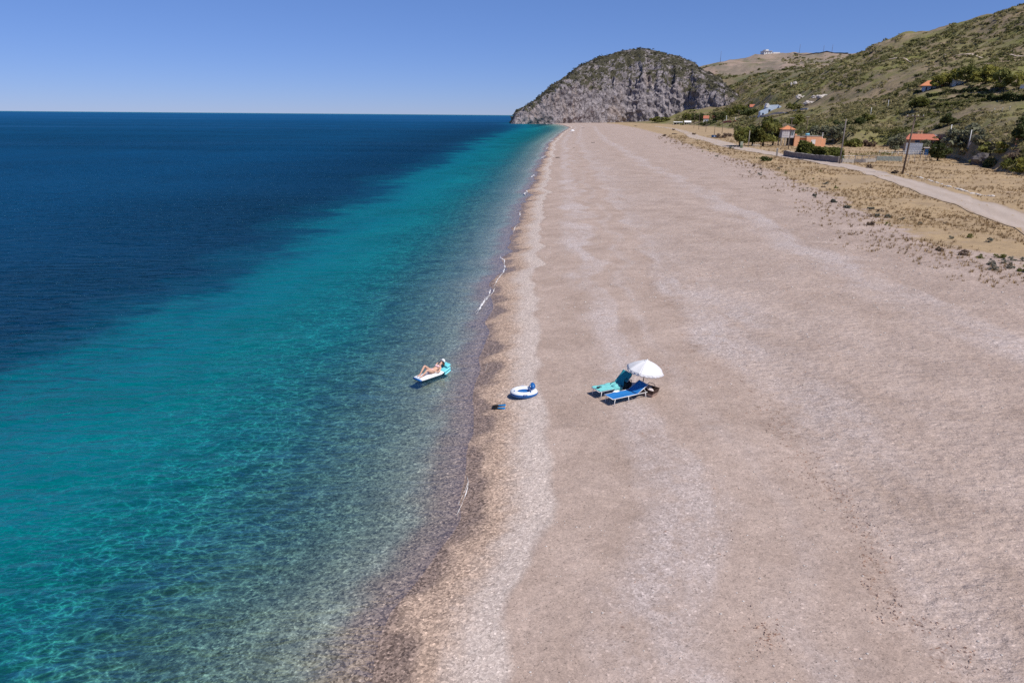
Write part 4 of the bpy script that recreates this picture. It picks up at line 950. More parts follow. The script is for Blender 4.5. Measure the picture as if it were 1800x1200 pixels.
# white vaulted house on the lower slope
pt, k, a = base_at(1336, 205); s_ = 1 / k
vh = empty('vaulted_house', pt, a + 0.25); tagit(vh, 'pale blue white house of stepped vaulted roofs on the lower slope', 'house')
def slab(mb, x0, x1, y0, y1, z0, zl, zr):
    mb.add([(x0, y0, z0), (x1, y0, z0), (x1, y1, z0), (x0, y1, z0), (x0, y0, zl), (x1, y0, zr), (x1, y1, zr), (x0, y1, zl)], [(0, 3, 2, 1), (4, 5, 6, 7), (0, 1, 5, 4), (1, 2, 6, 5), (2, 3, 7, 6), (3, 0, 4, 7)])
m = MB(); slab(m, 0, 13 * s_, 0, 6, -3, 8 * s_, 15 * s_); slab(m, 13.1 * s_, 32 * s_, 4, 14, -3, 19 * s_, 20 * s_); slab(m, 32.1 * s_, 46 * s_, 2, 12, -3, 19 * s_, 11 * s_); m.build('wall', PALEBLUE, vh)
def vault(mb, x0, x1, y0, y1, z, h, n=8):
    vs = []; 
    for i in range(n + 1):
        t_ = math.pi * i / n; xx = (x0 + x1) / 2 - math.cos(t_) * (x1 - x0) / 2; zz = z + math.sin(t_) * h
        vs += [(xx, y0, zz), (xx, y1, zz)]
    fs = [(2 * i, 2 * i + 2, 2 * i + 3, 2 * i + 1) for i in range(n)] + [tuple(2 * i for i in range(n + 1)), tuple(2 * i + 1 for i in range(n, -1, -1))]
    mb.add(vs, fs)
m = MB(); vault(m, 9 * s_, 15 * s_, 1, 7, 15.1 * s_, 7 * s_); vault(m, 22 * s_, 30 * s_, -1, 3.9, 2 * s_, 6 * s_); vault(m, 32.5 * s_, 40 * s_, -1, 1.9, 2 * s_, 7 * s_); m.build('vault', WHITE, vh)
m = MB(); m.box(42 * s_, 46.5 * s_, 0, 1.8, -3, 13 * s_); m.build('chimney', WHITE, vh)
win(vh, 3 * s_, 6 * s_, 1.5 * s_, 6 * s_, 0, BLUEW, DARKW, bars=0); win(vh, 15 * s_, 19 * s_, 5 * s_, 12 * s_, 4, BLUEW, DARKW, bars=0); win(vh, 34 * s_, 38 * s_, 9.5 * s_, 14 * s_, 2, WHITE, DARKW, bars=0)
# small red roof
pt, k, a = base_at(1318, 193); s_ = 1 / k
rr = empty('red_roofed_cottage', pt, a); tagit(rr, 'small cottage showing a red roof left of the white vaulted house', 'cottage')
MB().box(0, 15 * s_, 0, 7, -2, 4.5 * s_ - .13).build('wall', WSTONE, rr); m = MB(); gable(m, 0, 13 * s_, 0, 7, 4.5 * s_, 4.5 * s_, 0.6); m.build('roof', TILE, rr)
win(rr, 4 * s_, 7 * s_, 0.5 * s_, 3.5 * s_, 0, WHITE, DARKW, bars=0)
# two cottages under trees at the foot of the headland
for (px_, lab) in ((1236, 'white cottage with a reddish roof half hidden by trees, left one'), (1252, 'white cottage with a reddish roof half hidden by trees, right one')):
    pt, k, a = base_at(px_, 217.5); s_ = 1 / k
    c_ = empty('cottage', pt, a); tagit(c_, lab, 'cottage')
    MB().box(0, 8.5 * s_, 0, 6, -1, 8.5 * s_ - .13).build('wall', WHITE, c_); m = MB(); gable(m, 0, 8.5 * s_, 0, 6, 8.5 * s_, 5 * s_, 0.5); m.build('roof', TILE, c_)
    win(c_, 2 * s_, 4 * s_, 2.5 * s_, 6 * s_, 0, WHITE, DARKW, bars=0); d = MB().box(5.4 * s_, 7 * s_, -0.08, 0.02, -0.2, 5.5 * s_).build('door', BLUEW, c_)
# beach tavern: two white awnings
for (px_, w_, lab) in ((1184, 15, 'long white awning with dark shade beneath, left of the peaked one'), (1203, 11, 'white peaked awning beside the longer awning')):
    pt, k, a = base_at(px_, 219.5); s_ = 1 / k
    c_ = empty('awning', pt, a); tagit(c_, lab, 'awning')
    m = MB(); gable(m, 0, w_ * s_, 0, 6, 4.2 * s_, (0.8 if w_ > 12 else 2.6) * s_, 0.3); m.build('roof', WHITE, c_)
    for i in range(4):
        MB().box(w_ * s_ * i / 3 - 0.12, w_ * s_ * i / 3 + 0.12, 0, 0.24, -0.5, 4.2 * s_ - .13).build('post', WHITE, c_)
    MB().box(0.5, w_ * s_ - 0.5, 3, 3.3, -0.5, 3.2 * s_).build('shade_panel', DARKW, c_)  # dark panel standing in for the shade beneath the awning
# gate posts and low red wall on the far lane
for (px_, py_, hp_, lab) in ((1273, 213, 7, 'white gate post, left of the pair by the far lane'), (1276.5, 212, 7.5, 'white gate post, right of the pair by the far lane'), (1292.5, 214, 6, 'single white post at the end of the red wall')):
    pt, k, a = base_at(px_, py_); o = MB().box(-0.5 / k, 0.5 / k, -0.3, 0.3, -0.5, hp_ / k).add([(-0.8 / k, -0.5, hp_ / k), (0.8 / k, -0.5, hp_ / k), (0.8 / k, 0.5, hp_ / k), (-0.8 / k, 0.5, hp_ / k), (0, 0, (hp_ + 0.8) / k)], [(0, 1, 4), (1, 2, 4), (2, 3, 4), (3, 0, 4), (3, 2, 1, 0)]).build('gate_post', WHITE, None)
    o.location = pt; o.rotation_euler = (0, 0, a); tagit(o, lab, 'post')
def wall_along(name, pix, hp, thick, mat, label, cat, cap=None, sub=8, rough=0.0):
    pts = [hit(a, b) for a, b in pix]; root = empty(name, pts[0]); tagit(root, label, cat)
    q = np.linspace(0, len(pts) - 1, (len(pts) - 1) * sub + 1); xs_ = np.interp(q, range(len(pts)), [p[0] for p in pts]); ys_ = np.interp(q, range(len(pts)), [p[1] for p in pts])
    hs = hp / ppm(pts[len(pts) // 2])
    def strip(o0, o1, z0, z1, mat, nm, jit=0.0):
        m = MB(); n = len(q); vs = []
        for i in range(n):
            t_ = np.array([xs_[min(i + 1, n - 1)] - xs_[max(i - 1, 0)], ys_[min(i + 1, n - 1)] - ys_[max(i - 1, 0)]]); t_ /= np.linalg.norm(t_) + 1e-9
            nn = np.array([-t_[1], t_[0]]); g0 = gz1(xs_[i], ys_[i]); j = random.uniform(-jit, jit)
            for (o_, z_) in ((o0, z0), (o1, z0), (o1, z1 + j), (o0, z1 + j)):
                vs.append((xs_[i] + nn[0] * o_ - pts[0][0], ys_[i] + nn[1] * o_ - pts[0][1], g0 + z_ - pts[0][2]))
        fs = []
        for i in range(n - 1):
            for c in range(4): fs.append((i * 4 + c, i * 4 + (c + 1) % 4, (i + 1) * 4 + (c + 1) % 4, (i + 1) * 4 + c))
        fs += [(0, 1, 2, 3), tuple((n - 1) * 4 + c for c in (3, 2, 1, 0))]
        return m.add(vs, fs).build(nm, mat, root)
    strip(-thick / 2, thick / 2, -0.5, hs, mat, 'wall_body', rough)
    if cap: strip(-thick / 2 - 0.05, thick / 2 + 0.05, hs + 0.003, hs + 0.12, cap, 'coping')
    return root
wall_along('red_wall', [(1271, 216.5), (1281, 215.5), (1293, 214.5)], 3.0, 0.4, TILE, 'low red wall along the far lane below trees', 'wall')
wall_along('stone_wall', [(1378, 274), (1400, 278), (1425, 281.5), (1450, 284), (1474, 286)], 9, 0.5, plainmat('dark_stone_wall', (0.20, 0.175, 0.17), 0.9, 0.3, 1.5, 0.6), 'dark grey stone wall under the tall hedge beside the road', 'wall', CONC)
wall_along('grey_wall', [(1479, 286.5), (1500, 286.5), (1520, 286), (1538, 285)], 6, 0.4, CONC, 'low grey wall right of the hedge with a rail above', 'wall')
wall_along('lane_wall', [(1308, 209), (1322, 206.5), (1345, 205), (1380, 201), (1420, 193)], 2.2, 0.6, WSTONE, 'pale retaining wall below the white vaulted house', 'wall')
def fence(pix, hp, nposts, label, mat=METAL, rails=3, name='fence', rail_mat=None):
    pts = [hit(a, b) for a, b in pix]; root = empty(name, pts[0]); tagit(root, label, 'fence'); h = hp / ppm(pts[len(pts) // 2])
    q = np.linspace(0, len(pts) - 1, nposts); xs_ = np.interp(q, range(len(pts)), [p[0] for p in pts]); ys_ = np.interp(q, range(len(pts)), [p[1] for p in pts]); zz = [gz1(x, y) for x, y in zip(xs_, ys_)]
    L = [np.array((x - pts[0][0], y - pts[0][1], z - pts[0][2])) for x, y, z in zip(xs_, ys_, zz)]
    for p in L: MB().tube([tuple(p + (0, 0, -0.4)), tuple(p + (0, 0, h))], 0.06, 6).build('post', mat, root)
    for r_ in range(rails):
        MB().tube([tuple(p + (0, 0, h * (0.96 - 0.4 * r_))) for p in L], 0.035, 5).build('rail', rail_mat or mat, root)
    return root
fence([(1480, 285), (1508, 285), (1538, 284)], 11, 6, 'thin rail fence standing behind the low grey wall', rails=2)
fence([(1545, 272), (1575, 273), (1600, 272.5), (1622, 272.5)], 7, 9, 'long rail fence below the white trellis', WHITE, 2)
fence([(1596, 287), (1612, 283), (1626, 281)], 13, 4, 'few thin metal posts left of the bush by the shed', METAL, 1)
# pale green gate panel
pt, k, a = base_at(1540, 284.5); s_ = 1 / k
gt = empty('field_gate', pt, a + 0.05); tagit(gt, 'pale grey green corrugated gate panel right of the grey wall', 'gate')
m = MB(); m.gridsurf(lambda u, v: (u * 39 * s_, 0.04 * math.sin(u * 120), 0.3 + v * 8 * s_), 120, 1); m.build('panel', plainmat('gate_green', (0.40, 0.43, 0.37), 0.6, 0.15, 2), gt, solid=0.02)
for x in (0, 19.5 * s_, 39 * s_): MB().tube([(x, 0.1, -0.5), (x, 0.1, 10 * s_)], 0.07, 6).build('post', METAL, gt)
# villa and wall on the far plateau
pt, k, a = base_at(1343, 96); s_ = 1 / k
vl = empty('plateau_villa', pt, a + 0.35); tagit(vl, 'white flat villa on the far plateau against the sky', 'villa')
m = MB(); m.box(0, 14 * s_, 0, 20, -4, 5 * s_); m.box(3 * s_, 8 * s_, 2, 18, 5 * s_ + .01, 8 * s_); m.box(16 * s_, 28 * s_, 0, 15, -4, 3.5 * s_); m.build('wall', WHITE, vl)
m = MB(); m.box(-0.5 * s_, 14.5 * s_, -1, 21, 5 * s_ + .02, 5.6 * s_); m.build('roof', WSTONE, vl)
for i in range(3): win(vl, (1.6 + 4.2 * i) * s_, (2.8 + 4.2 * i) * s_, 1.5 * s_, 3.5 * s_, 0, WHITE, DARKW, bars=0, d=0.3)
wall_along('plateau_wall', [(1395, 95), (1440, 94.5), (1490, 94.5), (1532, 94.5)], 1.6, 1.5, DARKW, 'dark wall along the edge of the far plateau', 'wall')

# ------------------------------------------------------------------ poles
def pole(px_, pyb, pyt, label, mat=WOODP, rad=0.13, arm=0.0, insul=True, lean=0.0, name='utility_pole', cat='utility pole', group=None):
    p = hit(px_, pyb); k = ppm(p); h = (pyb - pyt) / k
    root = empty(name, p, -az_of(p)); tagit(root, label, cat, group)
    MB().tube([(0, 0, -0.8), (lean * 0.5, 0, h * 0.5), (lean, 0, h)], [rad, rad * 0.85, rad * 0.7], 8).build('post', mat, root, True)
    if arm:
        MB().box(lean - arm, lean + arm, -0.07 - rad, 0.05 - rad, h - 0.30, h - 0.16).build('crossarm', mat, root)
        for i in range(4):
            x = lean - arm * 0.9 + arm * 1.8 * i / 3
            MB().lathe([(0.03, 0), (0.07, 0.03), (0.05, 0.10), (0.08, 0.14), (0.04, 0.22), (0.0, 0.23)], 8, (x, -0.01 - rad, h - 0.16)).build('insulator', WHITE, root, True)
    return root
pole(1586, 306, 208, 'tall dark wooden pole with a crossarm standing alone by the dry field', arm=1.5, rad=0.19, lean=0.45)
pole(1475.5, 288, 213, 'tall grey pole at the right end of the stone wall', plainmat('grey_pole', (0.20, 0.175, 0.16), .9, .2, 4), 0.18, 0.0)
pole(1385.5, 263, 210, 'thin dark pole in front of the orange house tower', rad=0.14, arm=0.6)
pole(1414, 254, 208, 'thin dark pole before the middle of the orange house', rad=0.14, arm=0.6)
pole(1315, 259, 231, 'short pale concrete pole in front of the roadside tree clump', CONC, 0.16)
pole(1295.5, 229, 196, 'dark pole with crossarm left of the roadside tree clump', rad=0.16, arm=1.1)
pole(1334, 223, 201, 'dark pole standing on the slope behind the roadside trees', rad=0.17)
pole(1269, 235, 214, 'dark thick pole behind the brown bushes', rad=0.17)
pole(1255.5, 237, 218, 'brown pole just behind the blue skip', rad=0.15)
pole(1240.5, 232, 209, 'thin pole in front of the left white cottage', rad=0.15)
pole(1228, 228, 200, 'thin pole rising before the cliff, second from the left', rad=0.16)
pole(1219.5, 226, 199, 'thin pole rising before the cliff, leftmost of the row', rad=0.16)
pole(1662, 276, 222, 'slim white pole between the white canopy and the big olive tree', WHITE, 0.13)
pole(1700.5, 266, 233, 'slim white pole rising behind the white hut', WHITE, 0.12)
pole(1530, 203, 190, 'pale post on the hillside, lower of two', WHITE, 0.12, name='hill_post', cat='post')
pole(1560, 191, 177, 'pale post on the hillside at the left end of the hedges', WHITE, 0.12, name='hill_post', cat='post')
for x_, y_, l_ in ((1747, 199, 'left'), (1761, 198, 'middle'), (1774, 195, 'right')): pole(x_, y_, y_ - 8, 'thin grey fence post on the bank below the thick hedge, ' + l_ + ' of three', METAL, 0.07, name='fence_post', cat='post')
pole(1266, 110, 92, 'tall thin mast on the skyline beside the headland', WOODP, 0.3, name='mast', cat='mast')
pole(1405, 94, 80, 'thin mast on the far plateau, left of the three', WOODP, 0.28, name='mast', cat='mast')
pole(1447, 94, 81, 'thin mast on the far plateau, middle of the three', WOODP, 0.28, name='mast', cat='mast')
pole(1462, 94, 80, 'thin mast on the far plateau, right of the three', WOODP, 0.28, name='mast', cat='mast')
# orange post with a globe lamp
p = hit(1787, 254); k = ppm(p); op = empty('lamp_post', p, 0); tagit(op, 'short orange post topped with a white globe by the dark tree', 'lamp post')
MB().box(-0.22, 0.22, -0.22, 0.22, -0.4, 12.5 / k).build('post', ORANGE, op); MB().lathe([(0.0, 0), (0.15, 0.03), (0.24, 0.2), (0.15, 0.4), (0.0, 0.44)], 12, (0, 0, 12.5 / k)).build('globe', WHITE, op, True)
p = hit(1365, 275); o = MB().box(-0.25, 0.25, -0.25, 0.25, -0.4, 13 / ppm(p)).add([(-.32, -.32, 13 / ppm(p)), (.32, -.32, 13 / ppm(p)), (.32, .32, 13 / ppm(p)), (-.32, .32, 13 / ppm(p)), (0, 0, 14.5 / ppm(p))], [(0, 1, 4), (1, 2, 4), (2, 3, 4), (3, 0, 4), (3, 2, 1, 0)]).build('gate_pillar', CONC, None)
o.location = p; o.rotation_euler = (0, 0, -az_of(p)); tagit(o, 'square grey gate pillar at the left end of the stone wall', 'pillar')
p = hit(1303, 260.5); k = ppm(p); cb = empty('meter_cabinet', p, -az_of(p)); tagit(cb, 'small pale green cabinet box before the roadside trees', 'cabinet')
MB().box(-2.2 / k, 2.2 / k, 0, 0.6, -0.2, 11 / k).build('body', plainmat('pale_green', (0.42, 0.44, 0.33), 0.6, 0.1), cb); MB().box(-1.8 / k, 1.8 / k, -0.05, 0.01, 0.3 / k, 5 / k).build('door', plainmat('dark_green', (0.16, 0.20, 0.12), 0.6), cb)
p = hit(1323, 258.5); k = ppm(p); ft = empty('low_gate', p, -az_of(p)); tagit(ft, 'low white metal gate beside the short concrete pole', 'gate')
m = MB(); w_ = 11 / k; h_ = 4.5 / k
for i in range(6): m.box(i * w_ / 5 - .04, i * w_ / 5 + .04, 0, .05, 0, h_)
m.build('bars', WHITE, ft); MB().box(-.05, w_ + .05, .053, .1, h_ - .1, h_).build('top_rail', WHITE, ft)
# blue skip
p = hit(1250, 242); k = ppm(p); sk = empty('skip', p, -az_of(p)); tagit(sk, 'blue metal rubbish skip beside the dirt road', 'skip')
w_ = 11 / k; h_ = 4 / k; m = MB()
m.add([(0.3, 0, 0.1), (w_ - 0.3, 0, 0.1), (w_ - 0.3, 1.6, 0.1), (0.3, 1.6, 0.1), (0, -0.2, h_), (w_, -0.2, h_), (w_, 1.8, h_), (0, 1.8, h_)], [(0, 3, 2, 1), (0, 1, 5, 4), (1, 2, 6, 5), (2, 3, 7, 6), (3, 0, 4, 7)])
m.build('body', plainmat('skip_blue', (0.03, 0.10, 0.26), 0.5, 0.2), sk, solid=0.05); MB().box(0.1, w_ - 0.1, -0.1, 1.7, h_ + 0.01, h_ + 0.1).build('lid', plainmat('skip_lid', (0.05, 0.07, 0.12), 0.5), sk)
MB().box(w_ * .4, w_ * .58, -0.22, -0.12, h_ * .3, h_ * .75).build('sticker', PALEBLUE, sk)

# stones along the road edge
def stone_mesh(seed, r=0.5):
    bm = bmesh.new(); bmesh.ops.create_icosphere(bm, subdivisions=2, radius=r); rd = random.Random(seed)
    for v in bm.verts:
        n = float(vn3(np.array([v.co.x * 2.3 + seed]), np.array([v.co.y * 2.3]), np.array([v.co.z * 2.3]), 3)[0]); v.co *= 1 + 0.28 * n; v.co.z *= 0.65
    me = bpy.data.meshes.new('stone'); bm.to_mesh(me); bm.free(); return me
SM = [stone_mesh(i) for i in range(4)]
for me in SM: me.materials.append(WSTONE)
line = [(1592, 308), (1612, 313), (1632, 319), (1652, 325), (1668, 330), (1684, 334), (1700, 340), (1720, 345), (1745, 347)]
for i in range(34):
    q = i / 33 * (len(line) - 1); j = min(int(q), len(line) - 2); f = q - j
    p = hit(line[j][0] * (1 - f) + line[j + 1][0] * f + random.uniform(-2, 2), line[j][1] * (1 - f) + line[j + 1][1] * f + random.uniform(-1, 1) - 1)
    o = bpy.data.objects.new('stone', SM[i % 4]); col.objects.link(o); o.location = p + np.array([0, 0, 0.05]); s_ = random.uniform(0.22, 0.75); o.scale = (s_, s_ * random.uniform(.7, 1), s_ * .8); o.rotation_euler = (0, 0, random.uniform(0, 6))
    tagit(o, 'pale loose stone in the row edging the dirt road by the dry field', 'stone', 'stones edging the dirt road')
# rock outcrops on the slope
for (px_, py_, w_, h_, lab) in ((1410, 172, 26, 9, 'jumble of pale boulders with dark gaps on the slope, left outcrop'), (1445, 171, 26, 8, 'jumble of pale boulders with dark gaps on the slope, right outcrop'), (1425, 181, 22, 7, 'pale boulder pile on the slope, lowest outcrop'), (1395, 150, 12, 9, 'pale upright boulder on the far slope'), (1732, 285, 56, 26, 'dark rocky overhang in the bank above the dry field')):
    p = hit(px_, py_); k = ppm(p); g = np.random.default_rng(px_)
    bm = bmesh.new()
    for i in range(9):
        r_ = bmesh.ops.create_icosphere(bm, subdivisions=3, radius=1)['verts']; c = g.normal(size=3) * np.array([w_ / k * .26, 1.2, h_ / k * 0.13]); sz = np.array([w_ / k * .17, w_ / k * .15, h_ / k * .36]) * g.uniform(.6, 1.3)
        for v in r_:
            q = np.array(v.co); q = q * (1 + .35 * float(fbm3(np.array([q[0] * 1.3 + i]), np.array([q[1] * 1.3]), np.array([q[2] * 1.3]), 3, px_)[0])); v.co = Vector(q * sz + c)
    me = bpy.data.meshes.new('rock_outcrop'); bm.to_mesh(me); bm.free(); me.materials.append(WSTONE if px_ != 1732 else plainmat('dark_rock', (0.13, 0.115, 0.115), .9, .3, 1.5, .8)); o = bpy.data.objects.new('rock_outcrop', me); col.objects.link(o); o.location = p; tagit(o, lab, 'rocks')

# ------------------------------------------------------------------ things on the beach
VINYLW = plainmat('white_vinyl', (0.80, 0.82, 0.84), 0.35, 0.04, 3, spec=0.5)
VINYLT = plainmat('turquoise_vinyl', (0.18, 0.66, 0.74), 0.35, 0.06, 3, spec=0.5)
VINYLB = plainmat('blue_vinyl', (0.015, 0.13, 0.40), 0.35, 0.08, 3, spec=0.5)
SKIN = plainmat('skin', (0.66, 0.40, 0.29), 0.55, 0.06, 6)
HAIR = plainmat('hair', (0.10, 0.05, 0.03), 0.7, 0.2, 20)
FRAME = plainmat('white_tube', (0.80, 0.79, 0.78), 0.35, 0.05, 3, spec=0.5)
BLUEF = plainmat('blue_sling', (0.02, 0.19, 0.52), 0.8, 0.08, 8, 0.2)
TEALSHADE = plainmat('shaded_teal_towel', (0.03, 0.30, 0.36), 0.95, 0.15, 9, 0.5)  # darker copy of the towel's teal, parasol shade put into the colour
TEALL = plainmat('light_teal_towel', (0.20, 0.60, 0.60), 0.95, 0.12, 9, 0.5)
BLACK = plainmat('black_cloth', (0.012, 0.012, 0.014), 0.8, 0.2, 8, 0.3)

def gpt(px, py):
    p = hit(px, py); return p
def heading(p, q): return math.atan2(q[1] - p[1], q[0] - p[0])

# --- air mattress: +x from foot to head
pf, ph_ = U(736, 668, 0.0), U(783, 652, 0.0)
ma = heading(pf, ph_); mc = (pf + ph_) / 2
mat_root = empty('air_mattress', (mc[0], mc[1], 0.02), ma); tagit(mat_root, 'white inflatable air mattress with a turquoise head end floating by the shore', 'air mattress')
def matt_z(x):  # rise of the head end
    return 0.0 if x < 0.28 else 0.32 * (x - 0.28) ** 1.25
def mattress(mb, x0, x1, hw, tubes, zt, nu=26, nv=40, lift=0.0):
    def fn(u, v):
        x = x0 + (x1 - x0) * u; ang = v * 2 * math.pi
        y = -math.cos(ang) * hw; top = math.sin(ang)
        e = (1 - abs(2 * u - 1) ** 8) ** 0.5 if abs(2 * u - 1) < 1 else 0.0
        c = (1 - (abs(y) / hw) ** 6) if abs(y) < hw else 0
        cor = 0.72 + 0.28 * abs(math.sin((y / hw + 1) * 0.5 * tubes * math.pi))
        z = matt_z(x) + lift + (zt * top * cor * (0.35 + 0.65 * e) if True else 0) + 0.06
        return (x, y * (0.90 + 0.10 * e), z)
    mb.gridsurf(fn, nu, nv)
    return mb
m = mattress(MB(), -0.93, 0.50, 0.36, 6, 0.085); m.build('body', VINYLW, mat_root, True)
m = mattress(MB(), 0.50, 0.93, 0.37, 4, 0.085); m.build('head_rest', VINYLT, mat_root, True)
m = mattress(MB(), 0.72, 0.96, 0.33, 3, 0.07, lift=0.13); m.build('pillow', VINYLT, mat_root, True)
m = mattress(MB(), 0.55, 0.95, 0.36, 3, 0.10, lift=-0.15); m.build('underside', VINYLT, mat_root, True)
m = MB(); m.tube([(-0.94, -0.30, 0.03), (-0.95, 0, 0.03), (-0.94, 0.30, 0.03)], [0.05, 0.06, 0.05], 10); m.build('foot_tube', VINYLB, mat_root, True)

# --- the person lying on it, head at +x
per = empty('person', (mc[0], mc[1], 0.02), ma); tagit(per, 'woman in pale bikini and white hat lying with bent knees on the air mattress', 'person')
def skin_mesh(name, chains, mat, parent, subs=2):
    """chains: list of lists of (x,y,z,r); a chain may start with an index (chain,k) of an existing joint"""
    vs = []; es = []; rads = []; roots = []; loc = {}
    for ci, ch in enumerate(chains):
        prev = None
        for k, q in enumerate(ch):
            if isinstance(q[0], tuple): prev = loc[q[0]]; continue
            vs.append(q[:3]); rads.append(q[3]); loc[(ci, k)] = len(vs) - 1
            if prev is not None: es.append((prev, len(vs) - 1))
            else: roots.append(len(vs) - 1)
            prev = len(vs) - 1
    me = bpy.data.meshes.new(name); me.from_pydata(vs, es, []); o = bpy.data.objects.new(name, me); col.objects.link(o); o.parent = parent
    sk = o.modifiers.new('skin', 'SKIN'); sk.use_smooth_shade = True
    if not me.skin_vertices: 
        bm = bmesh.new(); bm.from_mesh(me); bm.verts.layers.skin.verify(); bm.to_mesh(me); bm.free()
    for i, r_ in enumerate(rads):
        r2 = r_ if isinstance(r_, tuple) else (r_, r_)
        me.skin_vertices[0].data[i].radius = r2; me.skin_vertices[0].data[i].use_root = i in roots
    sb = o.modifiers.new('sub', 'SUBSURF'); sb.levels = subs; sb.render_levels = subs
    me.materials.append(mat); return o
zb = 0.14  # top of the mattress
body = [
 # pelvis, spine, neck, head
 [(-0.02, 0, zb + 0.10, (0.155, 0.105)), (0.14, 0, zb + 0.115, (0.125, 0.095)), (0.28, 0, zb + 0.15, (0.15, 0.105)), (0.42, 0, zb + 0.20, (0.145, 0.09)), (0.50, 0, zb + 0.25, 0.058), (0.56, 0, zb + 0.30, 0.055), (0.64, 0, zb + 0.35, (0.078, 0.095)), (0.70, 0, zb + 0.37, (0.06, 0.07))],
 # far leg (+y): knee raised high
 [((0, 0),), (-0.09, 0.10, zb + 0.12, 0.098), (-0.26, 0.11, zb + 0.30, 0.076), (-0.385, 0.11, zb + 0.43, 0.060), (-0.53, 0.10, zb + 0.26, 0.056), (-0.69, 0.09, zb + 0.07, 0.036), (-0.74, 0.09, zb + 0.035, 0.036), (-0.84, 0.09, zb + 0.03, 0.028), (-0.88, 0.09, zb + 0.028, 0.016)],
 # near leg (-y): knee lower
 [((0, 0),), (-0.10, -0.10, zb + 0.10, 0.098), (-0.27, -0.12, zb + 0.19, 0.076), (-0.42, -0.13, zb + 0.27, 0.060), (-0.57, -0.12, zb + 0.15, 0.055), (-0.72, -0.10, zb + 0.06, 0.036), (-0.77, -0.10, zb + 0.035, 0.036), (-0.86, -0.11, zb + 0.03, 0.028), (-0.90, -0.11, zb + 0.028, 0.016)],
 # far arm bent behind the head
 [((0, 3),), (0.43, 0.17, zb + 0.19, 0.052), (0.54, 0.29, zb + 0.20, 0.042), (0.62, 0.33, zb + 0.24, 0.038), (0.69, 0.22, zb + 0.30, 0.033), (0.73, 0.13, zb + 0.32, 0.026), (0.745, 0.085, zb + 0.325, (0.036, 0.016))],
 # near arm along the body, hand on the thigh
 [((0, 3),), (0.42, -0.17, zb + 0.17, 0.052), (0.28, -0.24, zb + 0.10, 0.043), (0.17, -0.28, zb + 0.06, 0.038), (0.05, -0.23, zb + 0.10, 0.033), (-0.04, -0.175, zb + 0.15, 0.026), (-0.085, -0.155, zb + 0.175, (0.036, 0.018))],
]
# fingers: short chains rooted in the palms
for (px_, py_, pz_, dx, dy, dz) in ((-0.095, -0.150, zb + 0.185, -0.9, 0.25, 0.10), (0.745, 0.075, zb + 0.328, 0.0, -0.95, 0.1)):
    sx, sy = (-dy, dx)
    for i, ln in enumerate((0.062, 0.078, 0.082, 0.070)):
        o_ = (i - 1.5) * 0.017
        bx, by = px_ + sx * o_, py_ + sy * o_
        body.append([(bx, by, pz_, 0.0088), (bx + dx * ln * .45, by + dy * ln * .45, pz_ + dz * ln, 0.0082), (bx + dx * ln * .8, by + dy * ln * .8, pz_ + dz * ln - 0.010, 0.0075), (bx + dx * ln, by + dy * ln, pz_ - 0.022, 0.006)])
    body.append([(px_ - dx * .03 + sx * .030, py_ - dy * .03 + sy * .030, pz_, 0.0105), (px_ + sx * .05, py_ + sy * .05, pz_ - .004, 0.009), (px_ + dx * .028 + sx * .058, py_ + dy * .028 + sy * .058, pz_ - .012, 0.0075)])
skin_mesh('body', body, SKIN, per)
hx, hz = 0.655, zb + 0.385
# face, looking up and towards the feet
m = MB(); m.lathe([(0.0, 0.0), (0.012, 0.004), (0.009, 0.018), (0.0, 0.030)], 8, (hx - 0.045, 0, hz + 0.050)); m.build('nose', SKIN, per, True)
for sy in (-1, 1):
    m = MB(); m.lathe([(0.0, -0.008), (0.013, 0.0), (0.0, 0.008)], 8, (hx - 0.018, sy * 0.033, hz + 0.066)); m.build('eye', DARKW, per, True)
    m = MB(); m.lathe([(0.0, -0.022), (0.014, -0.01), (0.014, 0.01), (0.0, 0.022)], 8, (hx + 0.02, sy * 0.083, hz - 0.01)); m.build('ear', SKIN, per, True)
m = MB(); m.tube([(hx - 0.078, -0.022, hz + 0.026), (hx - 0.084, 0, hz + 0.026), (hx - 0.078, 0.022, hz + 0.026)], 0.007, 6); m.build('mouth', plainmat('lips', (0.5, 0.18, 0.16), .5), per, True)
def ell(mb, c, r, n=14, zmin=-1.0, xr=None):
    return mb.gridsurf(lambda u, v: (c[0] + r[0] * math.sin(math.pi * u) * math.cos(2 * math.pi * v), c[1] + r[1] * math.sin(math.pi * u) * math.sin(2 * math.pi * v), c[2] + r[2] * math.cos(math.pi * u)), n, n * 2)
m = MB(); ell(m, (hx + 0.045, 0, hz - 0.025), (0.10, 0.105, 0.095)); ell(m, (hx + 0.03, -0.10, hz - 0.10), (0.06, 0.04, 0.09)); ell(m, (hx + 0.03, 0.10, hz - 0.10), (0.06, 0.04, 0.09)); m.build('hair', HAIR, per, True)
m = MB(); ell(m, (hx + 0.085, 0, hz + 0.025), (0.095, 0.115, 0.125)); o = m.build('hat', VINYLW, per, True)
m = MB(); m.lathe([(0.10, 0.0), (0.165, -0.012), (0.166, -0.006), (0.10, 0.010)], 20); b_ = m.build('brim', VINYLW, o, True); b_.location = (hx + 0.035, 0, hz + 0.03); b_.rotation_euler = (0, R(62), 0)
BIK = plainmat('bikini_pink', (0.74, 0.52, 0.55), 0.7, 0.1, 12); BIKD = plainmat('bikini_trim', (0.16, 0.06, 0.12), 0.7, 0.1, 12)
top = empty('bikini_top', (0, 0, 0)); top.parent = per
for sy in (-1, 1):
    m = MB(); ell(m, (0.335, sy * 0.075, zb + 0.262), (0.072, 0.070, 0.050)); m.build('cup', BIK, top, True)
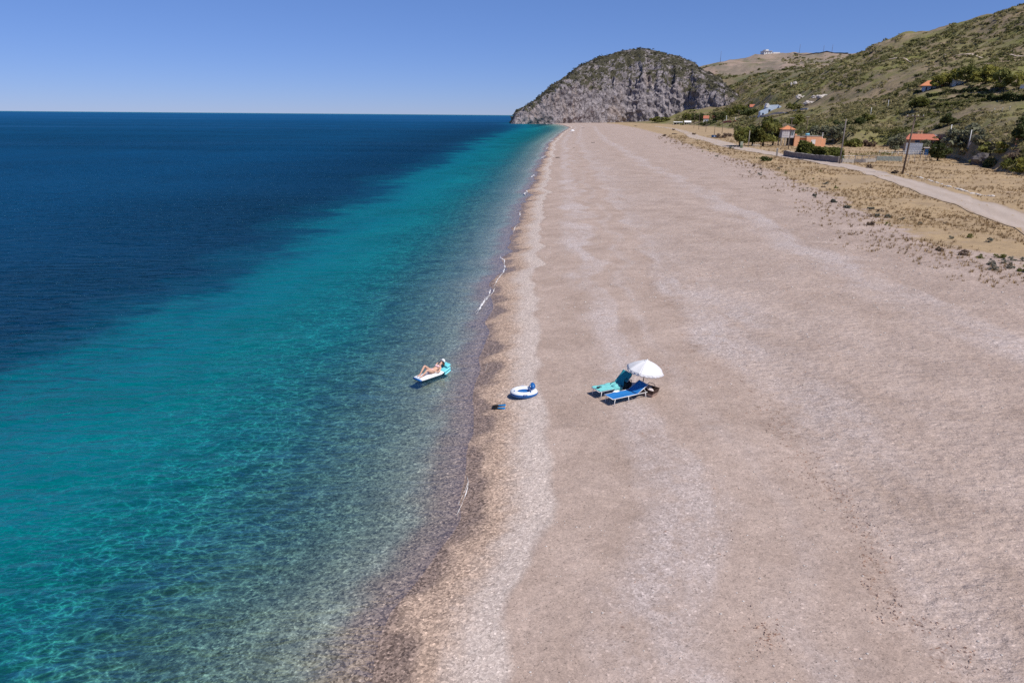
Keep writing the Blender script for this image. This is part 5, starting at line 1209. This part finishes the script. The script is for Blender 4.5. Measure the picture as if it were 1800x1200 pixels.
m = MB(); m.tube([(0.275, -0.165, zb + 0.15), (0.27, -0.11, zb + 0.235), (0.268, 0, zb + 0.258), (0.27, 0.11, zb + 0.235), (0.275, 0.165, zb + 0.15)], 0.011, 6); m.build('band', BIKD, top, True)
for sy in (-1, 1):
    m = MB(); m.tube([(0.39, sy * 0.075, zb + 0.295), (0.46, sy * 0.065, zb + 0.295), (0.515, sy * 0.05, zb + 0.29)], 0.006, 5); m.build('strap', BIKD, top, True)
m = MB(); ell(m, (-0.03, 0, zb + 0.115), (0.075, 0.163, 0.108)); m.build('bikini_bottom', BIK, per, True)

# --- swim ring with a back rest
pr = gpt(921, 695); ra = R(6)
rg = empty('swim_ring', pr, ra); tagit(rg, 'white and blue inflatable lounge ring with a blue back rest lying on the pebbles', 'swim ring')
def torus_part(mb, R0, r0, v0, v1, zc, sy=0.82, n=48, k=12, sq=0.85):
    mb.gridsurf(lambda u, v: ((R0 + r0 * math.cos(v0 + (v1 - v0) * v)) * math.cos(2 * math.pi * u), (R0 + r0 * math.cos(v0 + (v1 - v0) * v)) * math.sin(2 * math.pi * u) * sy, zc + r0 * sq * math.sin(v0 + (v1 - v0) * v)), n, k); return mb
m = torus_part(MB(), 0.46, 0.165, R(16), R(168), 0.155); m.build('upper_ring', VINYLW, rg, True)
m = torus_part(MB(), 0.46, 0.170, R(162), R(380), 0.150); m.build('lower_ring', VINYLB, rg, True)
m = MB(); m.gridsurf(lambda u, v: (0.36 * u * math.cos(2 * math.pi * v), 0.29 * u * math.sin(2 * math.pi * v), 0.13 + 0.02 * math.sin(u * 9)), 8, 32); m.build('seat_floor', VINYLB, rg, True)
m = MB(); ell(m, (0.40, 0.14, 0.38), (0.13, 0.23, 0.15)); bk = m.build('back_rest', VINYLB, rg, True)
for (y_, z_) in ((0.04, 0.40), (0.16, 0.46), (0.24, 0.36), (0.12, 0.30)):
    m = MB(); ell(m, (0.40 - 0.115, y_, z_), (0.025, 0.040, 0.035), 8); m.build('white_patch', VINYLW, bk, True)
for (a_, nm_) in ((R(205), 'valve'), (R(300), 'valve')):
    m = MB(); m.lathe([(0.0, 0.02), (0.028, 0.02), (0.03, 0.0), (0.03, -0.02)], 10, (0.50 * math.cos(a_), 0.50 * math.sin(a_) * .82, 0.300)); m.build(nm_, VINYLB, rg, True)
for s__ in (-1, 1):
    m = MB(); m.tube([(-0.10, s__ * 0.47, 0.20), (-0.06, s__ * 0.55, 0.24), (0.06, s__ * 0.55, 0.24), (0.10, s__ * 0.47, 0.20)], 0.014, 6); m.build('grab_handle', VINYLB, rg, True)

# --- two swim fins
for (px_, py_, rz, lab, dz) in ((876, 714.5, R(4), 'blue swim fin with a black foot pocket, the upper of the pair', 0.0), (875, 719, R(-9), 'blue swim fin with a black foot pocket, the lower of the pair', 0.0)):
    p = gpt(px_, py_); fn_ = empty('swim_fin', p, rz); tagit(fn_, lab, 'swim fin', 'pair of swim fins on the pebbles')
    m = MB(); m.add([(-0.02, -0.055, 0.035), (-0.02, 0.055, 0.035), (0.30, 0.105, 0.05), (0.335, 0.05, 0.05), (0.315, 0.0, 0.05), (0.335, -0.05, 0.05), (0.30, -0.105, 0.05)], [(0, 6, 5, 4, 3, 2, 1)])
    m.build('blade', plainmat('fin_blue', (0.02, 0.22, 0.56), 0.45, 0.05), fn_, solid=0.018)
    for sy in (-1, 1): MB().tube([(-0.02, sy * 0.055, 0.045), (0.30, sy * 0.105, 0.06)], [0.014, 0.008], 6).build('side_rib', BLACK, fn_, True)
    m = MB(); m.gridsurf(lambda u, v: (-0.27 + 0.27 * u, -math.cos(v * math.pi) * (0.035 + 0.022 * u), 0.004 + math.sin(v * math.pi) * (0.03 + 0.05 * math.sin(u * 2.2))), 8, 12); m.build('foot_pocket', BLACK, fn_, True, solid=0.006)

# --- sunbeds. local +x from foot to head
def sunbed(p, rz, back_deg, label, sling, back_len=0.72):
    root = empty('sunbed', p, rz); tagit(root, label, 'sunbed')
    L_, hw, z = 1.28, 0.31, 0.34
    m = MB()
    for sy in (-1, 1): m.tube([(0, sy * hw, z), (L_ + 0.55, sy * hw, z)], 0.017, 8)
    m.tube([(0, -hw, z), (0, hw, z)], 0.017, 8); m.tube([(L_ + 0.55, -hw, z), (L_ + 0.55, hw, z)], 0.017, 8)
    m.build('frame', FRAME, root, True)
    for (x, dx) in ((0.12, -0.05), (0.82, 0.04), (L_ + 0.45, 0.05)):
        for sy in (-1, 1): MB().tube([(x, sy * hw, z), (x + dx, sy * (hw + 0.005), -0.03)], 0.015, 8).build('leg', FRAME, root, True)
    m = MB(); m.gridsurf(lambda u, v: (0.02 + (L_ - 0.03) * u, -hw * 0.95 + 2 * hw * 0.95 * v, z + 0.012 - 0.035 * math.sin(math.pi * v) - 0.012 * math.sin(u * 9)), 20, 8); m.build('seat', sling, root, True, solid=0.008)
    a_ = R(back_deg); ca, sa = math.cos(a_), math.sin(a_)
    bk = empty('backrest', (L_, 0, z), 0); bk.parent = root
    m = MB()
    for sy in (-1, 1): m.tube([(0, sy * hw, 0), (ca * back_len, sy * hw, sa * back_len)], 0.016, 8)
    m.tube([(ca * back_len, -hw, sa * back_len), (ca * back_len, hw, sa * back_len)], 0.016, 8); m.build('back_frame', FRAME, bk, True)
    m = MB(); m.gridsurf(lambda u, v: (ca * back_len * u + sa * (0.03 * math.sin(math.pi * v)), -hw * 0.95 + 2 * hw * 0.95 * v, sa * back_len * u - ca * (0.03 * math.sin(math.pi * v)) + 0.01), 12, 8); m.build('back_sling', sling, bk, True, solid=0.008)
    for sy in (-1, 1): MB().tube([(ca * back_len * .6, sy * hw * .97, sa * back_len * .6), (ca * back_len * .6 + 0.16, sy * hw * .97, 0.0)], 0.010, 6).build('prop', FRAME, bk, True)
    return root
bf, bh = gpt(1069, 711), gpt(1128, 694)
bz = heading(bf, bh); sunbed(bf, bz, 31, 'blue sunbed with a white tube frame, the nearer of the two', BLUEF, 0.66)
tf = gpt(1046, 698); tz = bz
sunbed(tf, tz, 48, 'sunbed under a teal towel, the farther of the two', BLUEF, 0.64)
# teal towel over the farther sunbed
tw = empty('towel', tf, tz); tagit(tw, 'teal towel spread over the farther sunbed and its raised back', 'towel')
m = MB(); m.gridsurf(lambda u, v: (0.02 + 1.24 * u, -0.33 + 0.66 * v, 0.372 + 0.008 * math.sin(u * 23 + v * 5) + 0.010 * math.sin(v * 14 + u * 9)), 40, 14); m.build('seat_half', TEALL, tw, True, solid=0.012)
m = MB(); ca, sa = math.cos(R(48)), math.sin(R(48)); m.gridsurf(lambda u, v: (1.28 + ca * 0.69 * u - sa * 0.03, -0.33 + 0.66 * v, 0.365 + sa * 0.69 * u + ca * 0.03 + 0.012 * math.sin(v * 13 + u * 6)), 24, 14); m.build('back_half', TEALSHADE, tw, True, solid=0.012)
m = MB(); m.gridsurf(lambda u, v: (0.75 + 0.45 * u, -0.34 - 0.02 * math.sin(u * 14), 0.37 - 0.20 * v * (0.6 + 0.4 * math.sin(u * 3.1))), 16, 6); m.build('hanging_edge', TEALL, tw, True, solid=0.012)
# crumpled light cloth on it
def crumple(name, loc, rz, r, h, mat, label, cat, seed):
    m = MB(); m.gridsurf(lambda u, v: ((r[0] * (0.15 + 0.85 * u)) * math.cos(2 * math.pi * v) * (1 + 0.22 * math.sin(5 * 2 * math.pi * v + seed)), (r[1] * (0.15 + 0.85 * u)) * math.sin(2 * math.pi * v) * (1 + 0.22 * math.cos(4 * 2 * math.pi * v + seed)), h * (1 - u ** 1.6) * (1 + 0.45 * math.sin(6 * 2 * math.pi * v + seed * 2) * u)), 10, 40)
    o = m.build(name, mat, None, True, solid=0.008); o.location = loc; o.rotation_euler = (0, 0, rz); return tagit(o, label, cat)
def onbed(root_p, rz, x, y, z): c, s_ = math.cos(rz), math.sin(rz); return (root_p[0] + c * x - s_ * y, root_p[1] + s_ * x + c * y, root_p[2] + z)
crumple('cloth', onbed(tf, tz, 1.02, -0.12, 0.385), tz, (0.20, 0.16), 0.10, TEALL, 'crumpled pale aqua cloth lying on the middle of the teal towel', 'cloth', 2)
# goggles / mask near the foot
mk = empty('diving_mask', onbed(tf, tz, 0.16, 0.02, 0.395), tz + 0.4); tagit(mk, 'small black diving mask at the foot of the farther sunbed', 'diving mask')
m = MB(); torus_part(m, 0.075, 0.022, 0, 2 * math.pi, 0.03, 0.7, 24, 8); m.build('skirt', BLACK, mk, True)
m = MB(); m.gridsurf(lambda u, v: (0.06 * u * math.cos(2 * math.pi * v), 0.04 * u * math.sin(2 * math.pi * v), 0.035), 3, 20); m.build('lens', GLASS, mk, True)
m = MB(); m.tube([(0.07, 0, 0.02), (0.17, 0.06, 0.01), (0.24, 0.0, 0.01), (0.17, -0.06, 0.01), (0.07, -0.01, 0.02)], 0.010, 6); m.build('strap', BLACK, mk, True)
sn = MB(); sn.tube([(0, 0, 0), (0.10, 0.03, 0), (0.22, 0.02, 0.0), (0.30, -0.02, 0.02)], 0.014, 8); o = sn.build('snorkel', BLACK, None, True); o.location = onbed(tf, tz, 0.92, 0.16, 0.40); o.rotation_euler = (0, 0, tz + 0.5); tagit(o, 'black snorkel lying across the teal towel', 'snorkel')
# black bag between the beds, white folded cloth on the near one
bgp = onbed(bf, bz, 1.42, 0.55, 0.0); bgp = (bgp[0], bgp[1], gz1(bgp[0], bgp[1]))
bg_ = empty('black_bag', bgp, bz + 0.3); tagit(bg_, 'black bag standing between the two sunbeds', 'bag')
m = MB(); m.gridsurf(lambda u, v: ((0.24 - 0.06 * u) * math.copysign(abs(math.cos(2 * math.pi * v)) ** 0.6, math.cos(2 * math.pi * v)), (0.17 - 0.05 * u) * math.copysign(abs(math.sin(2 * math.pi * v)) ** 0.6, math.sin(2 * math.pi * v)), 0.50 * u + 0.03 * math.sin(v * 25) * u), 10, 32)
m.add([(-0.16, -0.10, 0.46), (0.16, -0.10, 0.46), (0.16, 0.10, 0.46), (-0.16, 0.10, 0.46)], [(0, 1, 2, 3)]); m.build('body', BLACK, bg_, True)
for sy in (-1, 1): MB().tube([(-0.12, sy * 0.11, 0.48), (-0.07, sy * 0.12, 0.64), (0.07, sy * 0.12, 0.64), (0.12, sy * 0.11, 0.48)], 0.015, 6).build('handle', BLACK, bg_, True)
crumple('cloth', onbed(bf, bz, 0.62, 0.30, 0.365), bz, (0.17, 0.07), 0.05, VINYLW, 'small white folded cloth on the far edge of the blue sunbed', 'cloth', 5)
# beach basket with things in it, right of the beds
bp = gpt(1138, 693); bb = empty('beach_basket', bp, R(-42)); tagit(bb, 'brown and tan open beach basket right of the blue sunbed', 'basket')
BASK = plainmat('basket_brown', (0.075, 0.045, 0.035), 0.85, 0.3, 12, 0.5); BASKT = plainmat('basket_tan', (0.42, 0.30, 0.24), 0.85, 0.2, 12, 0.5)
def trap(mb, x0, x1, y0, y1, z0, z1, f=0.04, t=0.02):
    for (a, b) in (((x0, y0), (x1, y0)), ((x1, y0), (x1, y1)), ((x1, y1), (x0, y1)), ((x0, y1), (x0, y0))):
        e = lambda p: (p[0] + math.copysign(f, p[0]), p[1] + math.copysign(f, p[1]))
        A, B = e(a), e(b); mb.add([(a[0], a[1], z0), (b[0], b[1], z0), (B[0], B[1], z1), (A[0], A[1], z1)], [(0, 1, 2, 3)])
    mb.add([(x0, y0, z0), (x1, y0, z0), (x1, y1, z0), (x0, y1, z0)], [(0, 1, 2, 3)]); return mb
trap(MB(), -0.34, 0.34, -0.20, 0.20, 0.0, 0.16).build('lower_side', BASKT, bb, solid=0.02); trap(MB(), -0.38, 0.38, -0.24, 0.24, 0.163, 0.34).build('upper_side', BASK, bb, solid=0.02)
for sy in (-1, 1): MB().tube([(-0.2, sy * 0.27, 0.33), (-0.12, sy * 0.30, 0.44), (0.12, sy * 0.30, 0.44), (0.2, sy * 0.27, 0.33)], 0.014, 6).build('handle', BASKT, bb, True)
bl = lambda x, y, z: (bp[0] + math.cos(R(-42)) * x - math.sin(R(-42)) * y, bp[1] + math.sin(R(-42)) * x + math.cos(R(-42)) * y, bp[2] + z)
o = MB().box(-0.14, 0.14, -0.11, 0.11, 0, 0.05).build('folded_towel', plainmat('grey_towel', (0.30, 0.28, 0.28), .95, .1, 10, .3), None, bevel=0.015); o.location = bl(-0.02, 0.05, 0.30); o.rotation_euler = (0.1, -0.12, R(-36)); tagit(o, 'grey folded towel lying in the open beach basket', 'towel')
crumple('cloth', bl(0.20, -0.10, 0.27), R(-42), (0.15, 0.10), 0.09, plainmat('pinkish_cloth', (0.78, 0.68, 0.66), .9, .06, 8), 'pinkish white cloth hanging from the corner of the beach basket', 'cloth', 8)

# --- parasol: tilted silver white canopy of eight panels
pp = gpt(1126, 691); um = empty('parasol', pp, R(10)); tagit(um, 'white eight panel beach parasol shading the heads of the sunbeds', 'parasol')
rimz = 1.15; RC = 0.83; tilt = R(7)
topv = Vector((math.sin(tilt) * 1.55, -0.02, math.cos(tilt) * 1.55))
m = MB(); m.tube([(0, 0, -0.3), tuple(topv * 0.55)], 0.019, 8); m.build('pole', plainmat('dark_pole', (0.10, 0.085, 0.08), .5), um, True)
m = MB(); m.tube([tuple(topv * 0.55), tuple(topv)], 0.015, 8); m.lathe([(0.0, 0.06), (0.02, 0.05), (0.03, 0.0), (0.026, -0.03)], 10, tuple(topv)); m.build('upper_pole', FRAME, um, True)
cnp = empty('canopy', topv - Vector((0, 0, 0.02)), 0); cnp.parent = um; cnp.rotation_euler = (R(2), tilt, R(8))
PAR = NT('parasol_cloth'); c_ = (0.80, 0.79, 0.80)
b_ = PAR.n('ShaderNodeBsdfPrincipled', {'Base Color': c_, 'Roughness': 0.7, 'Specular IOR Level': 0.3}); tl_ = PAR.n('ShaderNodeBsdfTranslucent', {'Color': c_}); mx_ = PAR.n('ShaderNodeMixShader', {0: 0.06, 1: b_.outputs[0], 2: tl_.outputs[0]}); PAR.t.links.new(mx_.outputs[0], PAR.out.inputs[0])
for i in range(8):
    a0 = 2 * math.pi * i / 8; a1 = 2 * math.pi * (i + 1) / 8
    def fn(u, v, a0=a0, a1=a1):
        r_ = RC * u; sag = 0.05 * math.sin(math.pi * v) * u; z = -0.38 * (u ** 1.75) - 0.035 * u
        x = r_ * (math.cos(a0) * (1 - v) + math.cos(a1) * v); y = r_ * (math.sin(a0) * (1 - v) + math.sin(a1) * v)
        return (x, y, z - sag * 0.6)
    MB().gridsurf(fn, 14, 8).build('panel', PAR.m, cnp, True, solid=0.004)
    def fv(u, v, a0=a0, a1=a1):
        x = RC * (math.cos(a0) * (1 - u) + math.cos(a1) * u); y = RC * (math.sin(a0) * (1 - u) + math.sin(a1) * u)
        sc_ = 0.055 + 0.045 * abs(math.sin(u * math.pi * 3)); k_ = 1 + 0.01 * math.sin(u * 20)
        return (x * k_, y * k_, -0.415 - 0.03 * math.sin(math.pi * u) - sc_ * v)
    MB().gridsurf(fv, 18, 2).build('valance', PAR.m, cnp, True, solid=0.004)
    MB().tube([(0, 0, -0.03), (RC * .5 * math.cos(a0), RC * .5 * math.sin(a0), -0.17), (RC * math.cos(a0), RC * math.sin(a0), -0.43)], 0.006, 5).build('rib', METAL, cnp, True)
m = MB(); m.lathe([(0.0, 0.035), (0.07, 0.02), (0.14, -0.02), (0.15, -0.05)], 16); m.build('vent_cap', PAR.m, cnp, True)

# --- far along the beach: small white parasol and dark driftwood
p = hit(1006, 234); k = ppm(p); fp_ = empty('distant_parasol', p); tagit(fp_, 'tiny white parasol with dark shade far along the beach', 'parasol')
m = MB(); m.lathe([(0.05, 2.4), (0.9, 2.05), (1.7, 1.4), (1.68, 1.35)], 14); m.build('canopy', PAR.m, fp_, True); MB().tube([(0, 0, -0.2), (0, 0, 2.5)], 0.04, 6).build('pole', METAL, fp_, True)
for (px_, py_, w_, lab) in ((1025, 225.5, 3.5, 'small dark heap of driftwood farthest along the beach'), (1043, 251, 5, 'dark brown driftwood pile in the middle of the far beach'), (1009, 260, 3, 'small dark driftwood lump near the far waterline'), (980, 277.5, 7, 'flat brown drift heap on the crest of the pale pebble band'), (1118, 222, 5, 'dark clump at the far edge of the beach'), (1186, 236, 7, 'dark bushy drift heap beside the far road')):
    p = hit(px_, py_); k = ppm(p); g = np.random.default_rng(px_); m = MB()
    for i in range(16):
        a_ = g.uniform(0, 6.28); l_ = w_ / k * g.uniform(.25, .55); c_ = g.normal(size=2) * w_ / k * .2; z_ = g.uniform(0, .25) * w_ / k * .3
        m.tube([(c_[0] - l_ * math.cos(a_), c_[1] - l_ * math.sin(a_), z_), (c_[0] + l_ * math.cos(a_), c_[1] + l_ * math.sin(a_), z_ + g.uniform(0, .3) * w_ / k * .3)], w_ / k * .05, 5)
    o = m.build('driftwood', plainmat('drift', (0.10, 0.075, 0.06), .95, .3, 3), None); o.location = p; tagit(o, lab, 'driftwood')

# --- pale pebbles and scraps of dry weed scattered over the sand: too many to count
def scatter():
    g = np.random.default_rng(3)
    ico = bmesh.new(); bmesh.ops.create_icosphere(ico, subdivisions=1, radius=1); iv = np.array([v.co[:] for v in ico.verts]); fi = np.array([[v.index for v in f.verts] for f in ico.faces]); ico.free()
    n = 3200; y = np.exp(g.uniform(math.log(11), math.log(75), n)); s = g.uniform(3.2, 34, n) ** 1.0; x = shore_x(y) + s
    z = ground(x, y); r = g.uniform(0.010, 0.026, n) * g.choice([1, 1, 1, 1.7], n) * np.clip(y / 26, 0.8, 1.7)
    V = (iv[None] * (r[:, None, None] * np.array([1.2, 0.9, 0.55]))) + np.stack([x, y, z + r * 0.2], -1)[:, None]
    Fc = (fi[None] + (np.arange(n) * len(iv))[:, None, None]).reshape(-1, 3)
    o = link_np('pebbles', V.reshape(-1, 3), Fc, WSTONE); tagit(o, 'scattered pale pebbles on the sand', 'pebbles', kind='stuff')
    # weed scraps in the wrack line and patches
    pts = []
    def blob(px, py, nn, sx, sy):
        c = U(px, py, 0.9); pts.append(np.stack([c[0] + g.normal(0, sx, nn), c[1] + g.normal(0, sy, nn)], -1))
    for q in ((1395, 800, 50, .5, .9), (1425, 850, 60, .45, .8), (1490, 880, 45, .35, .5), (1520, 935, 55, .25, .5), (1535, 985, 40, .25, .4), (1540, 1040, 40, .3, .4), (1560, 1080, 30, .3, .3), (1350, 1105, 40, .25, .25), (1345, 1120, 20, .2, .2), (1370, 745, 30, .5, .8), (1640, 1110, 30, .3, .3), (1690, 1160, 30, .3, .3), (1690, 455, 30, 1.5, 1.5), (1620, 470, 30, 2.5, 1.0), (1180, 640, 12, .4, .6)): blob(*q)
    yy = np.exp(g.uniform(math.log(13), math.log(90), 420)); pts.append(np.stack([shore_x(yy) + g.uniform(5, 32, 420), yy], -1))
    A = np.concatenate(pts); m = len(A); a = g.uniform(0, 6.28, m); l = g.uniform(0.015, 0.10, m) * 0.7 * np.clip(A[:, 1] / 28, .8, 2); wd = g.uniform(0.002, 0.007, m) * np.clip(A[:, 1] / 28, .8, 2)
    zz = ground(A[:, 0], A[:, 1]); dx, dy = np.cos(a), np.sin(a)
    def pnt(u, v, h): return np.stack([A[:, 0] + dx * l * u - dy * wd * v, A[:, 1] + dy * l * u + dx * wd * v, zz + h], -1)
    V = np.stack([pnt(-1, 0, .0), pnt(0, 1.2, .012), pnt(0, -1.2, .012), pnt(1, .5, .02), pnt(0.1, 0, .045)], 1).reshape(-1, 3)
    b = (np.arange(m) * 5)[:, None, None]; Fc = (np.array([[0, 2, 4], [0, 4, 1], [2, 3, 4], [1, 4, 3]])[None] + b).reshape(-1, 3)
    o = link_np('dry_weed', V, Fc, plainmat('dry_weed', (0.46, 0.29, 0.21), .95, .35, 30), smooth=False); tagit(o, 'scraps of dry brown weed strewn along the drift line', 'weed', kind='stuff')
scatter()
